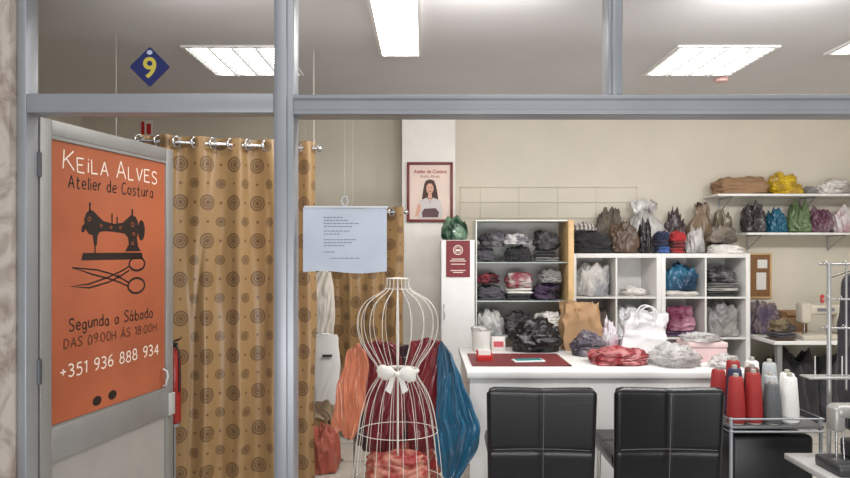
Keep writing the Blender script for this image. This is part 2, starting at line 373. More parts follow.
for c in [(.14,.72,.012,.11),(.80,.70,.014,.09),(.47,.58,.010,.12),(.55,.58,.010,.08)]:
    flat(bm,tr([(c[0]-c[2],c[1]-.03),(c[0]+c[2],c[1]-.03),(c[0]+c[2],c[1]+c[3]),(c[0]-c[2],c[1]+c[3])]))
flat(bm,circ(ox+.96*S,oz+.48*SZ,.026,.052))
finish('sewing_machine_drawing',bm,ink,e,loc=(0,y,0),smooth=False)
for a,b_,rr in ((.13,.60,.014),(.30,.52,.009),(.45,.50,.009),(.60,.505,.009),(.80,.56,.016),(.82,.42,.012),(.80,.28,.012)):
    bm=bmesh.new(); stroke(bm,circ(ox+a*S,oz+b_*SZ,rr*.7,rr*.6,n=14),.003,True); finish('machine_ornament',bm,org,e,loc=(0,y-.0012,0),smooth=False)
bm=bmesh.new(); sw=.0075; dz=.030
stroke(bm,circ(.605,1.400+dz,.058,.034),.011,True); stroke(bm,circ(.60,1.290+dz,.062,.038),.011,True)
stroke(bm,[(x,z+dz) for x,z in [(.548,1.390),(.50,1.370),(.40,1.340),(.28,1.315),(.17,1.310),(.28,1.297),(.40,1.316),(.48,1.340),(.548,1.370)]],sw)
stroke(bm,[(x,z+dz) for x,z in [(.542,1.308),(.50,1.328),(.42,1.356),(.33,1.378),(.18,1.392),(.30,1.358),(.40,1.336),(.48,1.312),(.54,1.290)]],sw)
stroke(bm,circ(.470,1.342+dz,.006,n=10),.006,True)
finish('scissors_drawing',bm,ink,e,loc=(0,y,0),smooth=False)
for x,z in ((.33,.80),(.43,.805)):
    bm=bmesh.new(); flat(bm,circ(x,z,.028,.022)); finish('dark_sticker',bm,ink,e,loc=(0,y,0),smooth=False)
# red wall sign
e=root('safety_sign',(-2.60,5.798,2.60),'small narrow red and white safety sign on the wall','sign')
box('sign_plate',(-.055,.055,-.006,0,-.13,.11),M('sign_white',(235,230,225),.5),e)
box('sign_picture',(-.05,-.02,-.009,-.006,-.12,.1),M('sign_red',(200,40,35),.5),e,smooth=False); box('sign_arrow',(.0,.04,-.009,-.006,-.02,.08),M('sign_red',(200,40,35),.5),e,smooth=False)
# fire extinguisher on stand
e=root('fire_extinguisher',(-1.418,3.51,0),'slim red fire extinguisher on floor stand behind door','fire extinguisher')
redp=M('extinguisher_red',(160,40,34),.3)
bm=bmesh.new(); loft(bm,[(0,0,.52,.025,.025),(0,0,.53,.035,.035),(0,0,.88,.035,.035),(0,0,.91,.025,.025),(0,0,.93,.014,.014),(0,0,.95,.014,.014)],n=28); finish('cylinder_body',bm,redp,e)
bm=bmesh.new(); abox(bm,-.016,.016,-.012,.012,.95,.975,.004); tube(bm,[(-.01,0,.98),(.03,0,.995)],.005); finish('valve_handle',bm,black,e)
bm=bmesh.new(); tube(bm,[(.012,-.01,.96),(.034,-.02,.93),(.038,-.02,.8),(.036,-.02,.7)],.005); finish('hose',bm,black,e)
bm=bmesh.new(); tube(bm,[(0,0,.012),(0,0,.51)],.009); tube(bm,[(0,0,.505),(0,0,.52)],.03,16); tube(bm,[(0,0,0),(0,0,.014)],.04,20); finish('floor_stand',bm,M('leg_grey',(150,150,150),.4,.4),e)
# ---------------- curtains ----------------
def curtainmat():
    m=M('curtain_gold',(176,138,84),.32,sheen=.2); nt=m.node_tree; b=nt.nodes['Principled BSDF']
    uv=nt.nodes.new('ShaderNodeUVMap'); outs=[]
    L=nt.links.new
    def VM(op,a=None,bv=None):
        n=nt.nodes.new('ShaderNodeVectorMath'); n.operation=op
        if a is not None: L(a,n.inputs[0])
        if bv is not None: n.inputs[1].default_value=bv
        return n
    PX,PZ=.17,.23
    for off,RR in (((0,0,0),.048),((.5,.5,0),.030),((.5,0,0),.009),((0,.5,0),.009)):
        a=VM('MULTIPLY',uv.outputs[0],(1/PX,1/PZ,0)); a=VM('ADD',a.outputs[0],off); a=VM('FRACTION',a.outputs[0]); a=VM('SUBTRACT',a.outputs[0],(.5,.5,0))
        a=VM('MULTIPLY',a.outputs[0],(PX/RR,PZ/RR,0)); l=VM('LENGTH',a.outputs[0])
        r=nt.nodes.new('ShaderNodeValToRGB'); r.color_ramp.interpolation='CONSTANT'
        els=[(0,1),(.28,.25),(.40,.9),(.60,.35),(.78,.9),(.98,0)] if RR>.02 else [(0,.8),(.4,.8),(.98,0)]
        r.color_ramp.elements[0].position=0; r.color_ramp.elements[0].color=(1,1,1,1); r.color_ramp.elements[1].position=els[1][0]; r.color_ramp.elements[1].color=(els[1][1],)*3+(1,)
        for p,v in els[2:]:
            el=r.color_ramp.elements.new(p); el.color=(v,v,v,1)
        L(l.outputs['Value'],r.inputs['Fac']); outs.append(r.outputs['Color'])
    cur=outs[0]
    for o in outs[1:]:
        mx=nt.nodes.new('ShaderNodeMix'); mx.data_type='RGBA'; mx.blend_type='LIGHTEN'; mx.inputs[0].default_value=1
        L(cur,mx.inputs[6]); L(o,mx.inputs[7]); cur=mx.outputs[2]
    mc=nt.nodes.new('ShaderNodeMix'); mc.data_type='RGBA'; mc.inputs[6].default_value=rgb((154,122,80)); mc.inputs[7].default_value=rgb((98,72,46))
    L(cur,mc.inputs[0]); L(mc.outputs[2],b.inputs['Base Color'])
    return m
cm=curtainmat()
def curtain(p0,p1,zt,zb,nf,amp,label,seed):
    p0=Vector(p0); p1=Vector(p1); d=(p1-p0); Lg=d.length; u=d.normalized(); nrm=Vector((-u.y,u.x))
    e=root('curtain',(p0.x,p0.y,zb),label,'curtain',group='patterned fitting room curtains')
    bm=bmesh.new(); uvl=bm.loops.layers.uv.new('UVMap'); NX=nf*28; NZ=44; vs=[]; arc=[0]
    for i in range(NX+1):
        row=[]
        t=i/NX
        for j in range(NZ+1):
            h=j/NZ; ph=2*math.pi*nf*t+1.8*noise.noise(Vector((t*3,h*1.4,seed)))*(1-h*.6)
            am=.6+1.2*abs(noise.noise(Vector((t*4,h*.8,seed+3))))
            o=amp*am*math.sin(ph)+amp*.7*noise.noise(Vector((t*7,h*1.6,seed+5)))+amp*.35*(1-2.4*abs(noise.noise(Vector((t*10,h*2.2,seed+8)))))
            s=t*Lg+.018*noise.noise(Vector((t*5,h*3,seed+9)))
            p=u*s+nrm*o; row.append(bm.verts.new((p.x,p.y,h*(zt-zb))))
        vs.append(row)
        if i: arc.append(arc[-1]+(vs[i][NZ//2].co-vs[i-1][NZ//2].co).length)
    for i in range(NX):
        for j in range(NZ):
            f=bm.faces.new((vs[i][j],vs[i+1][j],vs[i+1][j+1],vs[i][j+1]))
            for lp,(a,c) in zip(f.loops,((i,j),(i+1,j),(i+1,j+1),(i,j+1))): lp[uvl].uv=(arc[a],c/NZ*(zt-zb))
    finish('curtain_fabric',bm,cm,e)
    for i in range(nf*2):
        t=(i*.5+.0)/nf+.001
        p=u*(t*Lg)-nrm*.012; bm=bmesh.new()
        ring_=[(p.x+.030*math.cos(a)*u.x*.6+ .030*math.cos(a)*nrm.x*.8, p.y+.030*math.cos(a)*u.y*.6+.030*math.cos(a)*nrm.y*.8,(zt-zb)-.04+.030*math.sin(a)) for a in [2*math.pi*k/20 for k in range(20)]]
        tube(bm,ring_,.007,8,closed=True); finish('grommet',bm,chrome,e)
    return e,u
curtain((-1.66,3.600),(-.685,3.875),2.175,.06,5,.036,'gold curtain with brown ring medallions on grommets',1)
curtain((-.92,4.95),(-.17,4.9),1.84,.05,4,.03,'gold patterned curtain of the farther fitting room',4)
def rod(a,b,z,hang):
    e=root('curtain_rod',(a[0],a[1],z),'chrome curtain rod hung from the ceiling','curtain rod',group='chrome curtain rods')
    A=Vector((0,0,0)); B=Vector((b[0]-a[0],b[1]-a[1],0))
    bm=bmesh.new(); tube(bm,[A,B*.5,B],.010,12); finish('pole',bm,chrome,e)
    for q in hang:
        p=B*q; bm=bmesh.new(); tube(bm,[p,(p.x,p.y,2.75-z)],.0025 if z>2 else .0016,6); finish('hanger_wire',bm,M('wire_pale',(190,184,176),.5,.1),e)
    bm=bmesh.new(); bmesh.ops.create_uvsphere(bm,u_segments=16,v_segments=8,radius=.020); finish('finial',bm,chrome,e,loc=B)
rod((-1.80,3.560),(-.66,3.882),2.135,(.02,.97))
rod((-1.0,4.955),(-.15,4.899),1.8,(.05,.5))
# ---------------- paper notice ----------------
pm=M('paper_blue_white',(220,229,241),.6)
e=root('paper_notice',(-.325,2.512,1.41),'white typed paper in clear sleeve hung at shop window','paper notice')
bm=bmesh.new(); 
N=10; v0=[[bm.verts.new((-.17+.34*i/N,.004+.004*math.sin(i*.9),.005*math.sin(i*.7)+j*.262)) for j in (0,1)] for i in range(N+1)]
for i in range(N): bm.faces.new((v0[i][0],v0[i+1][0],v0[i+1][1],v0[i][1]))
bmesh.ops.solidify(bm,geom=bm.faces[:],thickness=.001)
finish('paper_sheet',bm,pm,e)
bm=bmesh.new(); rnd=random.Random(3)
for z,x0,x1 in [(.22,-.085,-.01),(.208,-.085,.0),(.196,-.085,.05),(.184,-.085,.03),(.165,-.085,.02),(.153,-.085,-.03),(.13,-.085,.04),(.118,-.085,.03),(.106,-.085,.0),(.08,-.085,-.04),(.055,-.06,.06)]:
    x=x0
    while x<x1:
        l=rnd.uniform(.006,.016); abox(bm,x,x+l,-.0025,-.0015,z,z+.003); x+=l+.003
finish('typed_lines',bm,M('faded_ink',(120,128,145),.6),e,loc=(0,0,0),smooth=False)['kind']='stuff'
bm=bmesh.new(); tube(bm,[(-.165,0,.264),(.175,0,.262)],.0045,8); tube(bm,[(0,0,.264),(-.014,0,.285),(-.008,-.004,.305),(.008,-.004,.305),(.014,0,.285),(0,0,.264)],.003,6); tube(bm,[(0,-.004,.305),(0,-.004,.62)],.0006,5)
finish('hanging_clip',bm,M('clear_clip',(210,214,218),.3),e)
# ---------------- wire wall grid ----------------
bm=bmesh.new()
for zz in (1.66,1.80,1.945,2.085): tube(bm,[(0.33,0,zz),(1.98,0,zz)],.0022,6)
for xx in (.33,.52,.88,1.24,1.6,1.98): tube(bm,[(xx,.004,1.64),(xx,.004,2.1)],.0022,6)
finish('wall_grid',bm,M('grid_metal',(206,200,186),.5,.1),loc=(0,5.79,0),label='thin metal wire display grid on the wall',cat='wall rack')
# ---------------- framed picture ----------------
e=root('framed_picture',(.043,5.42,1.745),'dark red framed print of a woman with lettering','picture')
bm=bmesh.new(); W,H=.20,.52
for d in ((-W,-W+.022,0,H),(W-.022,W,0,H),(-W+.022,W-.022,0,.022),(-W+.022,W-.022,H-.022,H)): abox(bm,d[0],d[1],-.03,0,d[2],d[3],.003)
finish('picture_frame',bm,M('frame_maroon',(112,24,30),.4),e)
box('print',(-W+.022,W-.022,-.012,-.008,.022,H-.022),M('print_paper',(230,208,194),.5),e)
rd=M('print_red',(165,50,50),.5)
text('print_lettering','Atelier de Costura',.044,rd,e,(0,-.0125,.425),width=.29,bold=.001,shear=.2)
text('print_lettering','Keila Alves',.038,rd,e,(0,-.0125,.385),width=.17,shear=.2)
bm=bmesh.new(); flat(bm,[(-.05,.33),(-.035,.36),(0,.372),(.036,.36),(.052,.32),(.066,.25),(.074,.18),(.05,.14),(.025,.2),(-.03,.2),(-.055,.15),(-.07,.2),(-.06,.27)]); finish('drawn_hair',bm,M('hair_dark',(70,40,32),.6),e,loc=(0,-.0122,0),smooth=False)
skin=M('skin_print',(222,170,146),.6)
bm=bmesh.new(); flat(bm,circ(0,.29,.032,.046)); flat(bm,[(-.014,.25),(.014,.25),(.020,.205),(-.020,.205)]); finish('drawn_face',bm,skin,e,loc=(0,-.0132,0),smooth=False)
bm=bmesh.new(); flat(bm,[(-.13,.05),(-.105,.045),(-.075,.12),(-.085,.16),(-.11,.15)]); finish('drawn_arm',bm,skin,e,loc=(0,-.0146,0),smooth=False)
bm=bmesh.new(); flat(bm,[(-.09,.185),(-.03,.212),(0,.185),(.03,.212),(.09,.185),(.115,.10),(.10,.03),(-.10,.03),(-.115,.10)]); finish('drawn_blouse',bm,M('print_blouse',(208,200,196),.6),e,loc=(0,-.0134,0),smooth=False)
bm=bmesh.new(); stroke(bm,[(-.015,.205),(.0,.16),(.015,.205)],.004); finish('drawn_collar',bm,rd,e,loc=(0,-.014,0),smooth=False)
bm=bmesh.new(); flat(bm,[(-.07,.085),(-.05,.115),(.05,.12),(.08,.085),(.07,.04),(-.065,.04)]); finish('drawn_fabric',bm,M('print_dark',(96,66,70),.6),e,loc=(0,-.0143,0),smooth=False)
for x in (-.012,.012): bm=bmesh.new(); flat(bm,circ(x,.298,.004,n=10)); finish('drawn_eye',bm,ink,e,loc=(0,-.0142,0),smooth=False)
bm=bmesh.new(); flat(bm,circ(0,.268,.011,.004,n=14)); finish('drawn_mouth',bm,rd,e,loc=(0,-.0142,0),smooth=False)
# ---------------- white cabinet & maroon sign ----------------
e=root('tall_cabinet',(.262,4.92,0),'narrow white tall cabinet beside glass display cabinet','cabinet')
box('cabinet_body',(-.134,.134,.02,.36,0,1.58),white,e,bev=.003)
box('cabinet_door',(-.132,.132,0,.018,.03,1.575),white,e,bev=.003)
bm=bmesh.new(); tube(bm,[(-.11,0,.95),(-.11,-.025,.96),(-.11,-.025,1.06),(-.11,0,1.07)],.005); finish('cabinet_handle',bm,chrome,e)
e=root('wall_card',(.262,4.917,1.285),'maroon card with white round emblem on cabinet','sign')
box('card_sheet',(-.095,.095,-.003,0,0,.29),M('card_maroon',(120,30,38),.45),e)
bm=bmesh.new(); stroke(bm,circ(0,.215,.036),.006,True); stroke(bm,circ(0,.215,.025),.003,True); flat(bm,[(-.02,.205),(.02,.205),(.016,.222),(-.016,.222)]); finish('emblem',bm,wt,e,loc=(0,-.0035,0),smooth=False)
bm=bmesh.new()
for z,w_ in ((.14,.05),(.125,.065),(.10,.055),(.05,.06),(.035,.04)): abox(bm,-w_,w_,-.0045,-.0035,z,z+.006)
finish('printed_lines',bm,wt,e,smooth=False)
lump('shiny_bundle','dark green and white shiny bundle on top of cabinet','bag',(.24,5.05,1.58),(.22,.2,.21),pattern('green_mix',(18,54,38),(110,140,114),'noise',12,.2),11,.2,crisp=.05)
# ---------------- glass display cabinet ----------------
e=root('display_cabinet',(.8,5.1,0),'glass display cabinet with wooden side full of clothes','cabinet')
wood=M('light_wood',(206,170,120),.5,var=.12,vs=9)
pale=M('pale_edge',(220,222,216),.3)
gedge=M('glass_edge',(176,186,182),.2)
box('cabinet_base',(-.39,.37,-.15,.2,0,.10),white,e)
box('side_panel',(.34,.385,-.17,.2,.10,1.74),wood,e,bev=.002)
box('side_panel',(-.395,-.385,-.15,.2,.10,1.73),pale,e,bev=.002)
box('back_panel',(-.385,.34,.19,.2,.10,1.73),M('cab_back',(222,220,214),.4),e)
box('top_panel',(-.395,.34,-.15,.2,1.73,1.74),pale,e)
for z in (.80,1.085,1.395): box('shelf',(-.385,.34,-.13,.19,z,z+.008),gedge,e)
cols=[('black',(38,36,40)),('charcoal',(76,74,80)),('navy',(38,44,76)),('dark red',(120,32,42)),('grey',(134,130,128)),('brown',(98,72,58)),('white',(222,218,212)),('pink',(206,124,134)),('dark green',(50,72,60)),('purple',(90,58,98)),('red',(170,42,46)),('blue',(60,96,160)),('beige',(196,176,148))]
def cmt(n): return M('cloth_'+n.replace(' ','_'),dict(cols)[n],.85,bump=.5,bs=40,var=.15,sheen=.2)
rnd=random.Random(8)
def stack(x,y,z,w,d,names,h=.045,grp='folded garments in the display cabinet'):
    zz=z
    for n in names:
        hh=h*rnd.uniform(.7,1.35)
        folded('folded_garment',f'{n} folded garment in a stack',(x+rnd.uniform(-.012,.012),y+rnd.uniform(-.012,.012),zz),(w*rnd.uniform(.8,1),d,hh),cmt(n),rnd.randint(1,99),2,rnd.uniform(-.14,.14),grp); zz+=hh*.99+.0008
    return zz
GR='crumpled garments on shelves'
def rumple(x,y,z,size,mat,seed,nm,grp=GR,crisp=.06): lump('crumpled_garment',f'crumpled {nm} heaped on shelf','clothes',(x,y,z),size,mat,seed,.36,crisp=crisp,group=grp,boxy=.4)
def mix(n,a,b,sc=10): return pattern('mix_'+n,a,b,'noise',sc,.6)
Zc=(1.404,1.094,.809)
rumple(.50,5.12,Zc[0],(.19,.22,.12),cmt('charcoal'),80,'charcoal trousers'); rumple(.55,5.08,Zc[0]+.121,(.24,.18,.13),mix('a',(50,48,54),(110,106,112)),81,'dark grey jumper')
rumple(.77,5.12,Zc[0],(.25,.22,.14),cmt('black'),82,'black coat'); rumple(.74,5.08,Zc[0]+.141,(.22,.18,.10),mix('b',(200,196,194),(120,116,122),12),83,'white and grey blouse')
zt=stack(.99,5.12,Zc[0],.21,.22,['grey','black']); rumple(1.0,5.09,zt,(.24,.2,.17),mix('c',(70,66,70),(34,32,36)),84,'black top')
rumple(.54,5.12,Zc[1],(.25,.22,.13),cmt('charcoal'),85,'charcoal jumper'); rumple(.52,5.09,Zc[1]+.131,(.20,.18,.09),mix('d',(120,40,52),(60,28,34)),86,'dark red scarf')
zt=stack(.77,5.12,Zc[1],.22,.22,['black','white']); rumple(.77,5.09,zt,(.24,.2,.13),mix('e',(140,60,70),(180,170,166),12),87,'patterned dress')
rumple(1.0,5.12,Zc[1],(.24,.22,.14),mix('f',(70,50,80),(40,36,44)),88,'purple and black dress'); rumple(1.02,5.09,Zc[1]+.141,(.20,.18,.11),cmt('grey'),89,'grey top')
rumple(.54,5.12,Zc[2],(.25,.22,.22),mix('g',(206,204,200),(150,148,150)),90,'pale grey towel'); rumple(.77,5.12,Zc[2],(.24,.22,.19),mix('h',(54,50,56),(110,106,108)),91,'charcoal bundle')
zt=stack(1.0,5.12,Zc[2],.22,.22,['black','brown']); rumple(1.0,5.09,zt,(.24,.2,.12),cmt('white'),94,'white blouse')
# ---------------- cube shelves ----------------
def cube_unit(x):
    e=root('cube_shelf',(x,5.36,0),'white cube shelving unit with open compartments','shelf',group='white cube shelving units')
    for a,b_ in ((0,.038),(.732,.77)): box('side_panel',(a,b_,0,.39,0,1.47),white,e,bev=.002)
    box('top_panel',(.038,.732,0,.39,1.432,1.47),white,e,bev=.002)
    box('bottom_panel',(.038,.732,0,.39,0,.038),white,e,bev=.002)
    box('back_panel',(.038,.732,.385,.39,.038,1.432),white,e)
    box('divider',(.3775,.3925,0.002,.385,.038,1.432),white,e)
    for k in range(3):
        z=.038+(.3375+.0147)*(k+1)-.0147
        for a,b_ in ((.038,.3775),(.3925,.732)): box('shelf',(a,b_,.003,.385,z,z+.015),white,e,smooth=False)
    return e
cube_unit(1.271); cube_unit(2.043)
Z1=1.095; Z2=.743; Z3=.391
CX=[1.271+.208,1.271+.562,2.043+.208,2.043+.562]
plast_w=M('white_plastic',(226,226,228),.3,bump=.5,bs=14)
def pl(n,c,r=.22): return M('plastic_'+n,c,r,bump=.6,bs=14,var=.1)
GC='folded clothes in the cube shelf'
lump('fabric_bundle','bundle of pale grey patterned cloth in cube shelf','cloth',(CX[0],5.52,Z1),(.32,.28,.30),mix('greywhite',(200,197,192),(150,150,154),6),3,.3,boxy=.4,crisp=.06)
lump('crumpled_garment','small white crumpled cloth in cube shelf','cloth',(CX[1]+.03,5.55,Z1),(.26,.24,.09),cmt('white'),96,.3,crisp=.05)
folded('folded_garment','white folded garment under blue bag',(CX[2],5.52,Z1),(.29,.28,.05),cmt('white'),4,1,group=GC)
lump('blue_bag','teal blue plastic bag stuffed in cube shelf','bag',(CX[2],5.52,Z1+.05),(.31,.28,.26),pattern('tealmix',(44,100,130),(26,56,84),'noise',4,.25),5,.35,boxy=.4,crisp=.07)
tz=stack(CX[3],5.52,Z1,.28,.27,['black','white','grey'],.042,GC)
rumple(CX[3],5.52,tz+.002,(.31,.28,.15),mix('bkgrey',(50,48,52),(110,106,108)),92,'black and grey clothes')
lump('grey_bag','grey plastic bag stuffed in cube shelf','bag',(CX[3],5.52,Z2),(.32,.29,.32),pattern('greybag',(132,128,128),(164,160,156),'noise',5,.3),7,.3,boxy=.45,crisp=.06)
tz=stack(CX[2],5.52,Z2,.28,.27,['purple'],.055,GC)
rumple(CX[2],5.52,tz+.002,(.31,.28,.22),mix('pinkdark',(120,50,80),(190,140,156),6),93,'pink and plum clothes')
lump('white_bag','white plastic bag in cube shelf','bag',(CX[1],5.52,Z2),(.32,.28,.27),plast_w,9,.3,boxy=.4,crisp=.08)
rumple(CX[0],5.52,Z2,(.32,.28,.28),mix('brwn',(98,80,68),(60,54,56),6),97,'brown clothes')
for i in range(4): stack(CX[i],5.52,Z3,.28,.27,[['black','grey','white'],['navy','brown'],['charcoal','beige','red'],['grey','black']][i],.06,GC)
# on top of cube shelves
T=1.4705
lump('clothes_pile','heap of black clothes on cube shelf','clothes',(1.46,5.46,T),(.40,.22,.21),cmt('black'),21,.4,crisp=.07)
lump('clothes_pile','heap of charcoal clothes on cube shelf','clothes',(1.42,5.68,T),(.34,.18,.29),cmt('charcoal'),27,.4,crisp=.07)
lump('striped_pouch','grey and white striped pouch on clothes heap','bag',(1.40,5.46,T+.200),(.24,.16,.07),pattern('stripe_pouch',(196,190,184),(110,104,104),'wave',9),22,.25)
GT='bags on top of the cube shelf'
lump('plastic_bag','dark olive crumpled bag with pale clothes on shelf','bag',(1.68,5.66,T),(.32,.20,.43),mix('olive',(104,94,80),(60,54,50),5),23,.45,crisp=.09,group=GT)
lump('plastic_bag','brown leather-like slumped bag on shelf','bag',(1.755,5.45,T),(.27,.18,.31),pl('brown',(92,72,58),.35),28,.42,crisp=.08,group=GT)
tied('tied_bag','clear white tied plastic bag on cube shelf',(2.03,5.67,T),(.36,.2,.50),pattern('clearwhite',(210,208,204),(166,162,158),'noise',6,.2),4,group=GT)
lump('plastic_bag','black crumpled plastic bag on shelf','bag',(1.94,5.45,T),(.15,.16,.33),pl('blk',(44,40,42)),24,.45,crisp=.1,group=GT)
lump('plastic_bag','dark plum bag on shelf','bag',(2.285,5.67,T),(.23,.18,.44),pl('plum',(78,64,66)),36,.5,crisp=.1,group=GT)
tied('tied_bag','tan brown tied bag on cube shelf',(2.49,5.67,T),(.24,.18,.48),pl('tan',(134,114,94),.35),6,lean=.02,group=GT)
lump('plastic_bag','olive brown shiny bag on shelf','bag',(2.70,5.65,T),(.22,.2,.42),pattern('olshiny',(110,100,82),(140,132,114),'noise',6,.25),38,.45,crisp=.1,group=GT)
zt=stack(2.075,5.45,T,.10,.16,['blue','navy'],.05,'folded clothes on the cube shelf')
rumple(2.075,5.45,zt,(.13,.16,.09),cmt('navy'),101,'navy garment')
zt=stack(2.21,5.45,T,.12,.16,['red','dark red'],.05,'folded clothes on the cube shelf')
rumple(2.21,5.45,zt,(.15,.16,.10),cmt('red'),102,'red garment')
lump('plastic_bag','small silver crinkled bag on shelf','bag',(2.375,5.45,T),(.18,.14,.24),pattern('silver',(190,186,184),(140,136,136),'noise',7,.2),25,.45,crisp=.1,group=GT)
lump('folded_sheet','white rumpled sheet on shelf edge','cloth',(2.635,5.44,T),(.33,.15,.09),cmt('white'),26,.25,boxy=.3,crisp=.05)
rumple(2.60,5.45,T+.091,(.26,.13,.16),mix('greybrown',(134,122,110),(84,76,70),6),103,'grey brown garment')
# ---------------- wall shelves right ----------------
def wshelf(x0,x1,z):
    e=root('wall_shelf',(x0,5.5,z),'white wall shelf board holding bags','shelf',group='white wall shelves')
    box('shelf_board',(0,x1-x0,0,.298,-.02,0),white,e,bev=.002)
    for q in (.15,.9,1.6):
        if q<x1-x0:
            bm=bmesh.new(); tube(bm,[(q,.29,-.16),(q,.29,-.024),(q,.04,-.024)],.006,6); tube(bm,[(q,.29,-.15),(q,.06,-.03)],.005,6); finish('bracket',bm,alu,e)
wshelf(2.6,4.39,2.0); wshelf(2.86,4.39,1.655)
g='bags on the wall shelves'
lump('cloth_bag','tan brown canvas bag on wall shelf','bag',(2.86,5.64,2.001),(.52,.26,.17),M('tan_canvas',(150,118,88),.8,bump=.3,var=.1),31,.22,boxy=.4,group=g)
lump('yellow_bag','bright yellow printed plastic bag on wall shelf','bag',(3.27,5.64,2.001),(.32,.26,.22),pattern('yellowbag',(216,182,40),(170,138,50),'noise',9,.3),8,.4,crisp=.1,group=g)
lump('cloth_bag','small grey pouch on wall shelf','bag',(3.49,5.64,2.001),(.13,.2,.08),cmt('grey'),39,.3,crisp=.05,group=g)
lump('cloth_bag','pale grey and white cloth bundle on wall shelf','bag',(3.73,5.64,2.001),(.36,.26,.15),mix('palebundle',(222,218,212),(160,150,146),6),33,.35,crisp=.06,group=g)
lump('cloth_bag','brown bundle on wall shelf','bag',(4.06,5.64,2.001),(.3,.26,.17),cmt('brown'),34,.2,group=g)
Zs=1.656
lump('plastic_bag','dark grey shiny bag on wall shelf','bag',(2.985,5.64,Zs),(.22,.26,.30),pattern('dkshiny',(64,58,60),(96,90,90),'noise',7,.2),29,.45,crisp=.1,group=g)
lump('plastic_bag','teal blue plastic bag on wall shelf','bag',(3.18,5.64,Zs),(.20,.26,.24),pl('teal',(40,98,122)),41,.4,crisp=.1,group=g)
lump('plastic_bag','olive green plastic bag on wall shelf','bag',(3.38,5.64,Zs),(.22,.26,.31),pl('green',(104,124,86)),42,.45,crisp=.1,group=g)
lump('plastic_bag','dark mauve bag with mixed fabric on wall shelf','bag',(3.59,5.64,Zs),(.24,.26,.25),pattern('mauve',(100,62,80),(140,118,124),'noise',7,.3),43,.45,crisp=.09,group=g)
lump('plastic_bag','white and pink plastic bag on wall shelf','bag',(3.83,5.64,Zs),(.27,.26,.26),pattern('whpink',(216,206,204),(180,130,138),'noise',6,.3),44,.45,crisp=.09,group=g)
lump('plastic_bag','grey plastic bag on wall shelf','bag',(4.09,5.64,Zs),(.26,.24,.25),pl('grey',(140,136,136)),45,.3,crisp=.06,group=g)
# cork board
e=root('cork_board',(3.12,5.795,1.05),'brown cork notice board with pinned papers','notice board')
box('board',(-.11,.11,-.012,0,0,.42),M('cork',(136,98,64),.9,var=.15,vs=30),e)
bm=bmesh.new(); 
for d in ((-.11,-.095,0,.42),(.095,.11,0,.42),(-.095,.095,0,.015),(-.095,.095,.405,.42)): abox(bm,d[0],d[1],-.02,-.0,d[2],d[3])
finish('board_frame',bm,wood,e,smooth=False)
for d in ((-.02,.07,.28,.36),(-.03,.06,.08,.24)): box('pinned_paper',(d[0],d[1],-.016,-.012,d[2],d[3]),M('paper_w',(228,225,218),.6),e,smooth=False)
# ---------------- back work table ----------------
e=root('work_table',(3.55,5.42,0),'white work table against the wall','table')
box('table_top',(-.68,.84,-.33,.36,.72,.75),white,e,bev=.003)
for x in (-.62,.78):
    for y_ in (-.28,.3): box('leg',(x-.02,x+.02,y_-.02,y_+.02,0,.72),M('leg_grey',(150,150,150),.4,.4),e)
lump('storage_bag','dark bag stored under work table','bag',(3.2,5.45,0),(.44,.4,.66),cmt('black'),51,.15,boxy=.5)
lump('storage_bag','dark grey bag stored under work table','bag',(3.7,5.45,0),(.5,.4,.66),cmt('charcoal'),52,.15,boxy=.5)
tz=stack(2.99,5.20,.751,.20,.18,['brown','charcoal'],.035,'folded fabric on the work table')
lump('fabric_pile','multicoloured patterned fabric pile on work table','fabric',(3.04,5.60,.751),(.34,.26,.30),mix('multi',(84,72,92),(140,122,118),7),53,.45,crisp=.09)
lump('fabric_pile','small olive and brown fabric heap on work table','fabric',(2.99,5.20,tz+.001),(.22,.18,.12),mix('multi2',(120,104,76),(70,62,58),8),54,.4,crisp=.08)
def sewing_machine(loc,rz,label,c,sc=1,nm='sewing_machine',flip=1):
    e=root('sewing_machine',loc,label,'sewing machine',rz=rz); e.scale=(sc,sc,sc)
    m=M('machine_'+nm,c,.35)
    bm=bmesh.new(); abox(bm,-.24,.22,-.10,.10,0,.045,.01); finish('machine_bed',bm,m,e)
    bm=bmesh.new(); 
    abox(bm,.11,.21,-.06,.06,.045,.31,.025,3); abox(bm,-.2,.14,-.052,.052,.215,.305,.022,3); abox(bm,-.215,-.125,-.055,.055,.14,.32,.022,3)
    finish('machine_arm',bm,m,e)
    bm=bmesh.new(); loft(bm,[(0,0,0,.03,.03),(0,0,.006,.055,.055),(0,0,.024,.055,.055),(0,0,.03,.04,.04)],n=32); finish('hand_wheel',bm,M('wheel_grey',(70,70,74),.4),e,loc=(.21,0,.245),rot=(0,R(90),0))
    bm=bmesh.new(); tube(bm,[(-.165,0,.16),(-.165,0,.05)],.005); abox(bm,-.185,-.145,-.02,.01,.048,.054); finish('needle_bar',bm,chrome,e)
    for x in (.02,.08):
        bm=bmesh.new(); tube(bm,[(x,.02,.30),(x,.02,.40)],.003); tube(bm,[(x,.02,.32),(x,.02,.385)],.016,14); finish('thread_spool',bm,M('spool_'+str(x),(190,60,60) if x<.05 else (230,228,220),.6),e)
    for z in (.12,.19,.26):
        bm=bmesh.new(); tube(bm,[(.16,-.058,z),(.16,-.072,z)],.02 if z!=.19 else .026,18); finish('dial',bm,M('wheel_grey',(70,70,74),.4),e)
    box('machine_plate',(-.08,.08,-.0535,-.052,.245,.275),M('mach_plate',(120,120,126),.4),e)
    return e
sewing_machine((3.36,5.25,.751),R(4),'cream domestic sewing machine on work table',(196,188,172),.95)
sewing_machine((3.95,5.30,.751),R(-10),'dark industrial sewing machine on work table',(60,60,62),1.3,'dark')
e=root('storage_box',(3.30,5.60,.751),'brown cardboard box behind the sewing machine','box')
